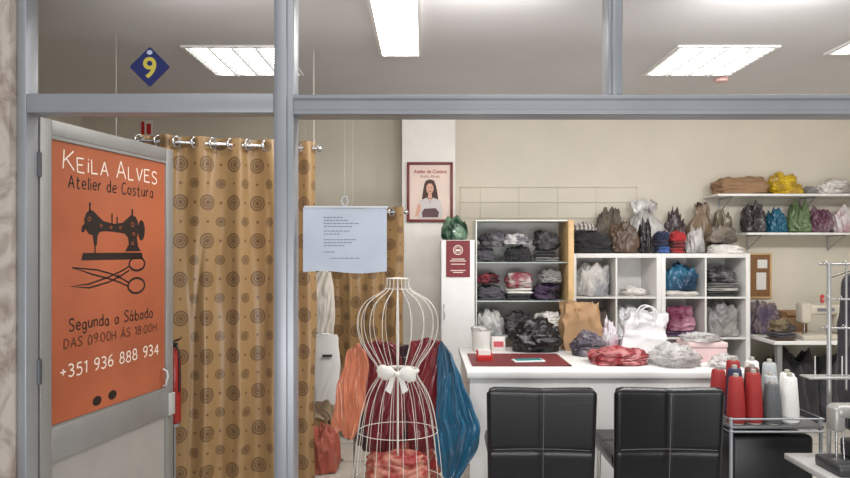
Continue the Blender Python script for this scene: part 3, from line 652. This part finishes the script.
box('box_body',(-.10,.10,-.09,.09,0,.20),M('cardboard',(150,116,82),.8),e,bev=.003); box('box_flap',(-.10,.10,-.12,-.09,.17,.20),M('cardboard',(150,116,82),.8),e)
# ---------------- desk ----------------
e=root('reception_desk',(1.1,4.13,0),'white laminate reception desk','desk')
box('desk_top',(-.852,.85,-.47,.47,.74,.78),white,e,bev=.003)
box('front_panel',(-.835,.835,-.455,-.435,.0,.74),white,e)
box('side_panel',(-.835,-.815,-.435,.45,0,.74),white,e)
box('side_panel',(.815,.835,-.435,.45,0,.74),white,e)
D=.7805
e=folded('desk_mat','dark maroon flat desk mat',(.60,4.06,D),(.62,.46,.007),M('maroon_mat',(118,50,52),.5),1,1,mess=0); e['category']='desk mat'
e=root('card_holder',(.385,4.02,D+.0075),'small red card holder box on desk','box')
bm=bmesh.new(); abox(bm,-.05,.05,-.035,.035,0,.008,.002); abox(bm,-.05,.05,.028,.035,.008,.06,.002); abox(bm,-.05,.05,-.035,-.028,.008,.035,.002); abox(bm,-.05,-.044,-.028,.028,.008,.045); abox(bm,.044,.05,-.028,.028,.008,.045)
finish('holder_body',bm,M('red_box',(196,44,40),.4),e); box('card',(-.04,.04,-.02,.015,.01,.065),M('paper_w',(225,222,215),.6),e)
e=root('pin_jar',(.40,4.42,D),'white plastic jar of small sewing notions','jar')
bm=bmesh.new(); loft(bm,[(0,0,0,.058,.058),(0,0,.01,.064,.064),(0,0,.14,.068,.068),(0,0,.155,.068,.068),(0,0,.155,.062,.062),(0,0,.03,.056,.056)],n=40); finish('jar_body',bm,M('jar_plastic',(226,226,220),.25),e)
bm=bmesh.new(); loft(bm,[(0,0,.15,.071,.071),(0,0,.154,.073,.073),(0,0,.17,.073,.073),(0,0,.175,.066,.066)],n=40); finish('jar_lid',bm,pattern('lid',(215,215,210),(120,120,120),'noise',30,.3),e)
e=root('label_box',(.53,4.5,D),'small white and pink carton on desk','box')
box('carton',(-.05,.05,-.03,.03,0,.09),M('carton',(234,228,224),.5),e,bev=.002); box('carton_label',(-.035,.035,-.032,-.03,.02,.06),M('pinklab',(210,90,100),.5),e)
e=root('mobile_phone',(.66,3.96,D+.0075),'turquoise and white phone lying on desk mat','phone',rz=R(8))
box('phone_body',(-.1,.1,-.045,.045,0,.012),M('phone_w',(225,230,228),.3),e,bev=.004); box('phone_screen',(-.085,.085,-.037,.037,.012,.0135),M('turq',(70,150,150),.2),e)
lump('handbag','black soft handbag slumped on desk','bag',(.79,4.41,D),(.40,.22,.25),M('black_leather',(24,22,24),.3,bump=.3),61,.3,crisp=.03)
def shopping_bag(name,label,loc,w,d,h,mat,rz=0,hand=True,tilt=0,hm=None,seed=0,slump=.05):
    e=root(name,loc,label,'bag',rz=rz)
    bm=bmesh.new(); n=16; rings=[]; per=[]
    for k in range(12): per.append((-1+2*k/12,-1))
    for k in range(6): per.append((1,-1+2*k/6))
    for k in range(12): per.append((1-2*k/12,1))
    for k in range(6): per.append((-1,1-2*k/6))
    for i in range(n+1):
        t=i/n; ring_=[]
        for (a,b_) in per:
            side=abs(a)>.99
            ww=w/2*(1+.03*t)*(1-.35*t*(1-abs(b_)) if side else 1); dd=d/2*(1-.5*t)
            q=Vector((a*1.8+seed,b_*1.5,t*3)); o=noise.noise(q)*slump*w*(.3+1.4*t)
            o2=(noise.noise(q+Vector((9,0,0)))+.6*(1-2.4*abs(noise.noise(q*2.2))))*.12*w*(.25+t)
            zz=t*h*(1+.12*noise.noise(Vector((a*2+seed,b_,7)))*t)
            ring_.append(bm.verts.new((a*ww+o+tilt*t,b_*dd+o2,zz)))
        rings.append(ring_)
    m_=len(per)
    for i in range(n):
        for j in range(m_): bm.faces.new((rings[i][j],rings[i][(j+1)%m_],rings[i+1][(j+1)%m_],rings[i+1][j]))
    bm.faces.new(rings[0][::-1]); finish('bag_body',bm,mat,e)
    if hand:
        for s in (-1,1):
            bm=bmesh.new(); yy=s*d/2*.5; pts=[(tilt+w*.22*math.cos(a),yy+.02*math.sin(a)*s,h*.97+h*.22*math.sin(a)) for a in [math.pi*k/12 for k in range(13)]]
            tube(bm,[(tilt+w*.22,yy,h*.85)]+pts+[(tilt-w*.22,yy,h*.85)],.006,8); finish('bag_handle',bm,hm or mat,e)
    return e
shopping_bag('paper_bag','brown kraft paper shopping bag on desk',(1.135,4.50,D),.27,.14,.34,M('kraft',(164,130,94),.75,bump=.3,bs=10,var=.08),R(4),False,seed=2,tilt=-.02,slump=.12)
lump('plastic_bag','dark and white crinkled plastic bag on desk','bag',(1.13,4.25,D),(.28,.2,.18),pattern('dkplastic',(74,66,76),(130,120,128),'noise',7,.25),63,.4,crisp=.1)
lump('plastic_bag','crumpled white plastic bag with pink print on desk','bag',(1.335,4.50,D),(.14,.2,.25),pattern('pinkp',(210,204,208),(186,150,164),'noise',6,.25),65,.4,crisp=.1)
shopping_bag('white_bag','white shopping bag with loop handles on desk',(1.53,4.42,D),.27,.14,.27,M('whitebag',(216,214,214),.4,bump=.3,bs=12),R(-8),True,tilt=.05,seed=5,slump=.14)
lump('wrapped_package','red and white patterned cloth package in plastic','package',(1.235,3.95,D),(.40,.26,.11),pattern('red_check',(140,38,44),(186,120,120),'noise',18,.25),67,.22,boxy=.3,crisp=.05)
clear=pattern('clear_crinkle',(222,220,218),(180,176,174),'noise',9,.08); clear.node_tree.nodes['Principled BSDF'].inputs['Alpha'].default_value=.5
lump('clear_plastic_bag','large crumpled clear plastic bag heaped on desk','bag',(1.57,3.90,D),(.34,.38,.15),clear,69,.45,crisp=.18)
e=root('pink_box',(1.82,4.08,D),'pale pink cardboard box on desk','box')
box('box_body',(-.12,.12,-.1,.1,0,.09),M('palepink',(218,188,188),.6),e,bev=.003); box('box_lid',(-.124,.124,-.104,.104,.092,.125),M('palepink2',(226,200,198),.6),e,bev=.003)
lump('clear_plastic_bag','crinkled clear plastic bag lying on pink box','bag',(1.81,4.06,D+.1255),(.3,.22,.06),clear,70,.45,crisp=.18)
lump('clear_plastic_bag','small clear plastic wrap on desk edge','bag',(1.83,3.80,D),(.2,.2,.09),clear,72,.45,crisp=.18)
# ---------------- chairs ----------------
leather=M('black_leatherette',(16,15,17),.27,bump=.12,bs=120)
def pad(bm,wt_,wb,h,t,sx,sz,groove=.004,n=56,z0=0,curve=0):
    for s in (-1,1):
        g=[]
        for i in range(n+1):
            row=[]
            for j in range(n+1):
                u=i/n; v=j/n; x=(wb+(wt_-wb)*v)*(u-.5); z=v*h
                e_=min(u,1-u)*wb; e2=min(v,1-v)*h; rr=.025
                f=math.sqrt(max(0,1-(1-min(1,e_/rr))**2))*math.sqrt(max(0,1-(1-min(1,e2/rr))**2))
                yy=t/2*f
                gr=0
                for a in sx: gr=max(gr,math.exp(-((u-a)*wb/.010)**2))
                for a in sz: gr=max(gr,math.exp(-((v-a)*h/.010)**2))
                cr=.03; ex=wb/2-abs(x)
                if ex<cr and h-z<cr and (cr-ex)**2+(cr-(h-z))**2>cr*cr:
                    k=cr/math.hypot(cr-ex,cr-(h-z)); x=math.copysign(wb/2-cr+(cr-ex)*k,x); z=h-cr+(cr-(h-z))*k
                row.append(bm.verts.new((x,s*(yy-gr*groove*f)+curve*(2*u-1)**2,z0+z)))
            g.append(row)
        for i in range(n):
            for j in range(n):
                q=(g[i][j],g[i+1][j],g[i+1][j+1],g[i][j+1]); bm.faces.new(q if s<0 else q[::-1])
    bmesh.ops.remove_doubles(bm,verts=bm.verts,dist=.0008)
def chair(loc,rz):
    e=root('chair',loc,'black quilted leatherette chair with chrome legs','chair',rz=rz,group='black chairs at the desk')
    HB=.56; ZB=.27
    bm=bmesh.new(); pad(bm,.54,.52,HB,.05,[.5],[.43],z0=0,curve=-.02)
    for v in bm.verts:
        if v.co.z>.2: v.co.z-=.010*(1-min(1,abs(v.co.x)/.25))*(v.co.z/HB)
    bmesh.ops.rotate(bm,verts=bm.verts,cent=(0,0,0),matrix=Matrix.Rotation(R(4),3,'X'))
    finish('backrest',bm,leather,e,loc=(0,0,ZB))
    Mx=Matrix.Rotation(R(4),3,'X'); off=Vector((0,0,ZB))
    def bp(x,z,d=.0305):
        return Mx@Vector((x,-d-.02*(2*x/.52)**2,z))+off
    sm=M('stitching',(130,124,118),.7)
    bm=bmesh.new()
    tube(bm,[bp(.010,.03+k*.050,.0245) for k in range(11)],.0011,5)
    tube(bm,[bp(-.235+.47*k/14,.251,.0245) for k in range(15)],.0011,5)
    finish('stitching',bm,sm,e)
    for s in (-1,1):
        bm=bmesh.new(); tube(bm,[bp(s*(.258+.010*k/8),.02+.50*k/8,-.002) for k in range(9)],.003,6)
        finish('piping',bm,M('piping_grey',(120,116,112),.5),e)
    bm=bmesh.new(); pad(bm,.50,.50,.46,.09,[.5],[.5]); bmesh.ops.rotate(bm,verts=bm.verts,cent=(0,0,0),matrix=Matrix.Rotation(R(-90),3,'X'))
    finish('seat',bm,leather,e,loc=(0,.04,.42))
    for x in (-.21,.21):
        bm=bmesh.new(); tube(bm,[(x,.04,.375),(x,.04,.2),(x*1.05,.02,0)],.012,10); finish('leg',bm,chrome,e)
        bm=bmesh.new(); tube(bm,[(x,.45,.375),(x,.46,.2),(x*1.05,.47,0)],.012,10); finish('leg',bm,chrome,e)
    return e
ch=chair((.575,3.10,0),R(-2)); dup(ch,(1.20,3.10,0),R(-1))
# ---------------- cart with thread cones ----------------
e=root('trolley',(1.80,3.38,0),'silver wire trolley with black bin holding thread cones','trolley')
for x in (-.23,.23):
    for y_ in (-.2,.2): bm=bmesh.new(); tube(bm,[(x,y_,0),(x,y_,.64)],.009,10); finish('trolley_leg',bm,alu,e)
box('trolley_tray',(-.24,.24,-.21,.21,.585,.60),M('tray_grey',(120,120,122),.4,.5),e,bev=.002)
for z in (.57,.635): bm=bmesh.new(); tube(bm,[(-.24,-.21,z),(.24,-.21,z),(.24,.21,z),(-.24,.21,z)],.005,8,closed=True); finish('tray_rail',bm,alu,e)
box('black_bin',(-.21,.21,-.18,.17,.116,.54),black,e,bev=.02)
box('lower_tray',(-.235,.235,-.2,.2,.10,.115),M('tray_grey',(90,90,92),.4,.5),e)
def cone(c,nm):
    e=root('thread_cone',(0,0,0),nm+' thread cone on the trolley','thread',group='thread cones on the trolley')
    m=M('thread_'+nm.replace(' ','_'),c,.6,bump=.5,bs=150)
    bm=bmesh.new(); loft(bm,[(0,0,.006,.036,.036),(0,0,.012,.045,.045),(0,0,.07,.045,.045),(0,0,.235,.034,.034),(0,0,.242,.027,.027)],n=36); finish('thread',bm,m,e)
    bm=bmesh.new(); loft(bm,[(0,0,0,.038,.038),(0,0,.006,.038,.038),(0,0,.15,.018,.018),(0,0,.258,.013,.013),(0,0,.26,.009,.009)],n=24); finish('spool_core',bm,M('core',(170,165,155),.4),e)
    return e
ctypes={'red':(150,32,30),'brown':(98,50,42),'white':(226,224,220),'navy':(34,40,72),'dark grey':(84,86,88),'light grey':(170,174,176)}
layout=[('red',1.615,3.22),('red',1.708,3.225),('dark grey',1.802,3.22),('white',1.896,3.225),('navy',1.655,3.315),('brown',1.75,3.32),('light grey',1.845,3.315),('white',1.94,3.32),('red',1.615,3.415),('red',1.70,3.42),('white',1.80,3.415),('light grey',1.90,3.42)]
protos={}
sc_={1.708:1.08,1.802:.85,1.655:1.1,1.75:1.12,1.845:.95,1.615:1.0,1.80:1.2,1.90:1.15,1.70:1.2}
for n_,x,y_ in layout:
    if n_ in protos: o=dup(protos[n_],(x,y_,.6005))
    else: protos[n_]=o=cone(ctypes[n_],n_); o.location=(x,y_,.6005)
    o.scale=(1,1,sc_.get(x,1))
# ---------------- overlock stand ----------------
e=root('sewing_stand',(1.92,2.86,0),'pale pedestal machine table with metal foot','table')
box('table_top',(-.15,.40,-.17,.2,.47,.50),M('stand_top',(180,178,175),.4),e,bev=.006)
bm=bmesh.new(); tube(bm,[(.1,.02,.03),(.1,.02,.47)],.03,16); abox(bm,-.15,.35,-.02,.06,0,.03,.005); finish('pedestal',bm,alu,e)
mach=M('machine_grey',(168,166,160),.3,.2)
mdark=M('machine_dark',(70,70,72),.35,.3)
e=root('overlock_machine',(1.93,2.81,.501),'grey metal overlock sewing machine with dials','sewing machine')
bm=bmesh.new(); abox(bm,-.11,.2,-.09,.09,0,.05,.01); abox(bm,.0,.2,-.075,.08,.05,.13,.012); finish('machine_base',bm,mdark,e)
bm=bmesh.new(); abox(bm,.04,.2,-.07,.07,.13,.30,.02,3); abox(bm,-.08,.1,-.035,.05,.24,.30,.02,3); abox(bm,-.09,-.04,-.03,.04,.18,.29,.012,3); finish('machine_body',bm,mach,e)
for x in (.06,.09,.12,.15): bm=bmesh.new(); tube(bm,[(x,-.085,.09),(x,-.07,.09)],.011,12); finish('tension_dial',bm,chrome,e)
bm=bmesh.new(); tube(bm,[(-.065,0,.19),(-.065,0,.055)],.005); tube(bm,[(-.04,0,.24),(-.05,-.03,.06)],.003); abox(bm,-.09,-.02,-.04,.0,.05,.056); finish('needle_bar',bm,chrome,e)
bm=bmesh.new(); loft(bm,[(0,0,0,.02,.02),(0,0,.006,.04,.04),(0,0,.018,.04,.04)],n=28); finish('hand_wheel',bm,mdark,e,loc=(.2,0.01,.22),rot=(0,R(90),0))
e=root('thread_stand',(1.955,3.00,.501),'tall slim grey metal thread stand with thin arms','thread stand')
palem=M('pale_metal',(176,176,174),.35,.4)
bm=bmesh.new(); tube(bm,[(0,0,0),(0,0,.94)],.010,12); tube(bm,[(0,0,0),(0,0,.012)],.03,16); finish('pole',bm,palem,e)
bm=bmesh.new(); tube(bm,[(.09,.01,.32),(.09,.01,.94)],.005,10); finish('side_pole',bm,palem,e)
for z,l,r_ in ((.93,.16,.005),(.76,.10,.004),(.62,.14,.005)):
    bm=bmesh.new()
    tube(bm,[(-l*.3,0,z),(l*1.2,0,z)],r_,8)
    for x in (-l*.2,l*.4,l*1.1): tube(bm,[(x,0,z),(x,-.02,z+.02),(x,-.035,z+.01),(x,-.02,z)],.0022,6)
    finish('guide_arm',bm,palem,e)
bm=bmesh.new(); abox(bm,-.12,.12,-.04,.04,.38,.390,.003)
for x in (-.08,.05): tube(bm,[(x,-.02,.386),(x,-.02,.49)],.003,6)
finish('spool_plate',bm,palem,e)
# ---------------- wire mannequin ----------------
e=root('dress_form',(-.146,3.33,0),'white wire dress form with a ribbon bow at waist','mannequin')
wire=M('white_wire',(216,210,200),.4)
prof=[(1.348,.062,.045),(1.32,.064,.048),(1.292,.070,.052),(1.270,.098,.062),(1.248,.138,.076),(1.220,.176,.098),(1.175,.206,.122),(1.12,.218,.14),(1.06,.214,.15),(1.00,.195,.142),(.945,.160,.128),(.895,.124,.105),(.855,.102,.09),(.815,.112,.10),(.745,.156,.125),(.655,.190,.15),(.53,.214,.17),(.40,.230,.18),(.27,.242,.19)]
WI=12
def ribs(a,b,cnt,ph=.5):
    bm=bmesh.new(); P=prof[a:b]
    N=(len(P)-1)*4+1
    def at(t):
        i=min(int(t),len(P)-2); f=t-i
        p0=P[max(i-1,0)];p1=P[i];p2=P[i+1];p3=P[min(i+2,len(P)-1)]
        return [.5*((2*p1[k])+(-p0[k]+p2[k])*f+(2*p0[k]-5*p1[k]+4*p2[k]-p3[k])*f*f+(-p0[k]+3*p1[k]-3*p2[k]+p3[k])*f**3) for k in range(3)]
    pr=[at(i/4) for i in range(N)]
    for j in range(cnt):
        an=2*math.pi*(j+ph)/cnt
        tube(bm,[(r1*math.cos(an),r2*math.sin(an),z) for z,r1,r2 in pr],.0018,6)
    return bm
def rings_(bm,idx,r=.0018):
    for i in idx:
        z,a,b_=prof[i]; tube(bm,[(a*math.cos(2*math.pi*k/40),b_*math.sin(2*math.pi*k/40),z) for k in range(40)],r,6,closed=True)
bm=ribs(0,WI+1,18); rings_(bm,[0,2]); finish('torso_cage',bm,wire,e)
bm=ribs(WI,19,20); rings_(bm,[WI,16,18],.002); finish('skirt_cage',bm,wire,e)
bm=bmesh.new(); loft(bm,[(0,0,1.346,.062,.045),(0,0,1.350,.05,.04),(0,0,1.352,.012,.012),(0,0,1.354,.006,.006)],n=24); finish('neck_cap',bm,wire,e)
bm=bmesh.new(); tube(bm,[(0,0,.03),(0,0,1.345)],.006,10)
for k in range(3):
    a=2*math.pi*k/3+.5; tube(bm,[(0,0,.06),(.12*math.cos(a),.12*math.sin(a),.035),(.2*math.cos(a),.2*math.sin(a),.01)],.009,8)
z,a,b_=prof[18]
for k in range(4):
    an=math.pi/2*k; tube(bm,[(0,0,z),(a*math.cos(an),b_*math.sin(an),z)],.004,6)
finish('stand',bm,wire,e)
ribm=M('ribbon_white',(220,216,208),.5)
bm=bmesh.new()
tube(bm,[(.106*math.cos(2*math.pi*k/36),.096*math.sin(2*math.pi*k/36),.852) for k in range(36)],.011,8,closed=True)
finish('ribbon_band',bm,ribm,e)
bm=bmesh.new()
for s in (-1,1):
    rr=[]
    for k in range(9):
        t=k/8; x=s*(.004+.095*t); w_=.010+.028*math.sin(math.pi*min(1,t*.8))
        rr.append([bm.verts.new((x,-.118+.014*math.cos(a)*math.sin(math.pi*t*.9+.2)-.004,.860+w_*math.sin(a)*(1+.35*noise.noise(Vector((t*5,a,s))))+(.010 if s<0 else -.008)*t)) for a in [2*math.pi*q/12 for q in range(12)]])
    for i in range(8):
        for q in range(12): bm.faces.new((rr[i][q],rr[i][(q+1)%12],rr[i+1][(q+1)%12],rr[i+1][q]))
    bm.faces.new(rr[-1]); bm.faces.new(rr[0])
    v=[bm.verts.new(c) for c in [(s*.004,-.124,.857),(s*.03,-.124,.847),(s*.06,-.128,.775),(s*.03,-.128,.755)]]; bm.faces.new(v)
bmesh.ops.create_uvsphere(bm,u_segments=12,v_segments=8,radius=.015,matrix=Matrix.Translation((0,-.126,.857)))
finish('ribbon_bow',bm,ribm,e)
# ---------------- draped clothes on low rail ----------------
e=root('garment_rail',(-.13,3.585,0),'low metal rail hidden behind draped clothes','clothes rail')
bm=bmesh.new(); tube(bm,[(-.28,.015,0),(-.28,.015,.86),(-.27,.015,.875),(.24,.015,.875),(.25,.015,.86),(.25,.015,0)],.006,10)
finish('rail_tube',bm,M('rail_metal',(120,112,104),.3,.6),e)
def drape(name,label,x,y,prof_,mat,seed,d=.05,folds=5,amp=.3,skew=6,group='clothes draped behind the dress form',wrk=.12):
    zb=prof_[-1][0]; e=root(name,(x,y,zb),label,'clothes',group=group)
    bm=bmesh.new(); NZ=90; NU=80; P=prof_
    def at(v):
        f=v*(len(P)-1); i=min(int(f),len(P)-2); f-=i
        o=[]
        for k in range(3):
            p0=P[max(i-1,0)][k];p1=P[i][k];p2=P[i+1][k];p3=P[min(i+2,len(P)-1)][k]
            o.append(.5*((2*p1)+(-p0+p2)*f+(2*p0-5*p1+4*p2-p3)*f*f+(-p0+3*p1-3*p2+p3)*f**3))
        return o
    def soft(n,a=.08): return 1-2.6*(math.sqrt(n*n+a*a)-a)
    for s in (-1,1):
        g=[]
        for j in range(NZ+1):
            z,a,b_=at(j/NZ); row=[]
            for i in range(NU+1):
                u=i/NU; w=b_-a; v_=j/NZ
                edge=math.sqrt(max(0,1-(2*u-1)**4)); top=min(1,j/5)**.5; bot=min(1,(NZ-j)/3)**.5
                uu=u+.16*math.sin(v_*5+seed)+.05*math.sin(v_*11+seed*2)
                q=Vector((uu*folds*.5+seed*7,v_*1.8+u*skew*.2,seed))
                wv=Vector((noise.noise(q*1.5),noise.noise(q*1.5+Vector((7,0,0))),0))*.4
                fo=noise.noise(q)*1.1+.9*soft(noise.noise(q*1.6+wv))+.3*soft(noise.noise(q*3.4+wv*2))
                q2=Vector((u*2+v_*3+seed,v_*4-u*2,seed*2)); fo+=wrk*2*soft(noise.noise(q2+wv*2))
                yy=s*d/2*edge*top*bot+ d*amp*fo*edge*top
                xx=a+w*u+.014*noise.noise(Vector((u*2,z*9,seed+4)))
                zz=z-zb+(.03*math.sin(u*5+seed)+.012*math.sin(u*13))*v_**6-(.05*(2*u-1)**2*max(0,1-v_*8))
                row.append(bm.verts.new((xx-x,yy,max(0,zz))))
            g.append(row)
        for j in range(NZ):
            for i in range(NU): bm.faces.new((g[j][i],g[j][i+1],g[j+1][i+1],g[j+1][i]))
    bmesh.ops.remove_doubles(bm,verts=bm.verts,dist=.0008)
    finish('garment_cloth',bm,mat,e,ang=120); return e
def sat(n,c,r=.22): 
    m=M('satin_'+n,c,r,var=.12,vs=8,sheen=.2); return m
drape('satin_scarf','peach orange satin garment draped on rail',-.45,3.555,[(.965,-.42,-.355),(.91,-.45,-.335),(.82,-.475,-.325),(.70,-.505,-.335),(.58,-.525,-.355),(.49,-.53,-.375),(.42,-.50,-.41)],sat('orange',(206,126,92)),1,skew=-8,d=.05,folds=7,amp=.4)
drape('jacket','dark brown black jacket draped on rail',-.35,3.61,[(.965,-.36,-.26),(.92,-.39,-.24),(.80,-.40,-.24),(.6,-.405,-.25),(.45,-.41,-.26),(.33,-.39,-.28)],sat('darkbrown',(60,38,38),.4),2,d=.04)
drape('dress','burgundy satin garment draped on rail',-.25,3.57,[(.985,-.33,-.22),(.94,-.35,-.16),(.8,-.36,-.12),(.6,-.35,-.11),(.45,-.345,-.12),(.33,-.33,-.15)],sat('red',(112,26,34)),3,d=.04,folds=8,amp=.4)
drape('jacket','black and dark red jacket draped on rail',-.11,3.61,[(.95,-.18,-.03),(.9,-.19,-.01),(.7,-.19,.0),(.5,-.19,.0),(.36,-.18,-.01)],sat('blackred',(52,26,30),.45),6,d=.035)
drape('dress','burgundy satin dress draped on rail',.02,3.575,[(.995,-.05,.08),(.95,-.09,.10),(.8,-.11,.11),(.6,-.11,.115),(.44,-.10,.11),(.32,-.08,.09)],sat('rust',(112,28,34)),4,d=.04,folds=8,amp=.4)
drape('satin_dress','shiny teal blue gathered satin garment draped on rail',.17,3.53,[(.985,.075,.115),(.92,.070,.145),(.83,.070,.185),(.72,.07,.23),(.61,.065,.275),(.51,.06,.305),(.42,.06,.31),(.34,.065,.285),(.27,.085,.245),(.21,.11,.20),(.17,.13,.17)],sat('blue',(26,92,124),.18),5,d=.075,folds=8,amp=.34,skew=14)
lump('fabric_heap','red patterned fabric heap on floor','fabric',(-.14,3.95,0),(.5,.26,.40),mix('redpat',(160,46,46),(190,130,110),9),71,.3,crisp=.05)
lump('fabric_heap','red and cream patterned cloth inside dress form skirt','fabric',(-.146,3.33,.276),(.36,.28,.14),mix('redpat2',(150,44,44),(186,126,106),14),73,.25,crisp=.03,boxy=.4)
lump('cloth_bundle','mustard yellow cloth bundle on floor','fabric',(-.24,3.72,.0),(.2,.14,.23),M('mustard',(204,164,60),.8,bump=.3),74,.2,crisp=.05)
# pale items beside curtain: hung on a slim stand
bm=bmesh.new(); tube(bm,[(0,0,0),(0,0,1.42)],.008,10); tube(bm,[(-.05,0,1.36),(0,0,1.39),(.06,0,1.36)],.006,8); tube(bm,[(-.05,-.02,.90),(.06,-.02,.90)],.006,8)
for k in range(3):
    a=2*math.pi*k/3; tube(bm,[(0,0,.04),(.10*math.cos(a),.10*math.sin(a),.01)],.009,8)
finish('coat_stand',bm,M('rail_metal',(120,112,104),.3,.6),loc=(-.68,4.40,0),label='thin metal coat stand holding pale cloths',cat='coat stand')
GP='pale cloths hanging by the curtain'
drape('hanging_cloth','cream white soft cloth hanging on stand',-.70,4.33,[(1.37,-.74,-.67),(1.3,-.78,-.645),(1.15,-.785,-.63),(1.0,-.785,-.63),(.88,-.775,-.635)],M('cream_cloth',(200,192,180),.7,var=.08),11,d=.05,group=GP,wrk=.05,folds=3)
e=drape('hanging_bag','smooth white cloth bag with small black print on stand',-.69,4.27,[(.93,-.75,-.62),(.88,-.78,-.595),(.7,-.785,-.585),(.55,-.785,-.585),(.44,-.765,-.60)],M('bag_white',(218,216,212),.6,var=.03),12,d=.05,folds=2,amp=.08,group=GP,wrk=.02)
bm=bmesh.new(); abox(bm,-.01,.055,-.042,-.030,.33,.345); finish('print',bm,black,e,smooth=False)
drape('hanging_cloth','pale beige cloth hanging under white bag',-.69,4.33,[(.60,-.75,-.62),(.5,-.78,-.595),(.38,-.785,-.585),(.30,-.775,-.59)],cmt('beige'),13,d=.05,group=GP)
lump('orange_bundle','orange red cloth bundle on floor','fabric',(-.69,4.22,0),(.24,.22,.32),sat('orange2',(160,78,58),.5),75,.3,crisp=.05,boxy=.3)
# dark coat at the far side of the machines
bm=bmesh.new(); tube(bm,[(0,0,0),(0,0,1.42)],.009,10); tube(bm,[(-.14,0,1.34),(0,0,1.39),(.14,0,1.34)],.007,8)
for k in range(3):
    a=2*math.pi*k/3; tube(bm,[(0,0,.04),(.16*math.cos(a),.16*math.sin(a),.01)],.009,8)
finish('coat_stand',bm,M('rail_metal',(120,112,104),.3,.6),loc=(2.55,3.68,0),label='thin metal coat stand holding dark coat',cat='coat stand')
drape('coat','black coat hanging on metal stand',2.55,3.60,[(1.38,2.50,2.60),(1.33,2.43,2.68),(1.15,2.41,2.70),(.9,2.40,2.72),(.6,2.40,2.72),(.45,2.41,2.71)],cmt('black'),15,d=.07,group='coats on stands')
# ---------------- lights ----------------
def area(loc,rot,sx,sy,p,c=(1,1,1)):
    l=bpy.data.lights.new('area','AREA'); l.shape='RECTANGLE'; l.size=sx; l.size_y=sy; l.energy=p; l.color=c
    o=bpy.data.objects.new('area_light',l); col.objects.link(o); o.location=loc; o.rotation_euler=rot
for x,p in ((-1.0,7),(.3,24),(1.7,29),(3.1,29)): area((x,2.85,2.68),(R(34),0,0),.7,.35,p,(1,.988,.975))  # unseen fill lights added near the front to brighten the interior
area((.5,-.8,4.6),(R(40),0,0),4,1.5,40,(1,.98,.96))
area((.6,-1.2,.4),(R(114),0,0),4,.8,80,(.99,.99,1))  # low fill added outside, aimed up to brighten the ceiling like ground bounce
wd=bpy.data.worlds.new('world'); scene.world=wd; wd.use_nodes=True; bg=wd.node_tree.nodes['Background']; bg.inputs[0].default_value=(.88,.89,.92,1); bg.inputs[1].default_value=.5
# ---------------- camera ----------------
cd=bpy.data.cameras.new('camera'); cam=bpy.data.objects.new('camera',cd); col.objects.link(cam)
cam.location=(0,0,1.5); cam.rotation_euler=(R(90),0,0); cd.sensor_width=36; cd.lens=36*620/850; cd.shift_y=11/850
scene.camera=cam
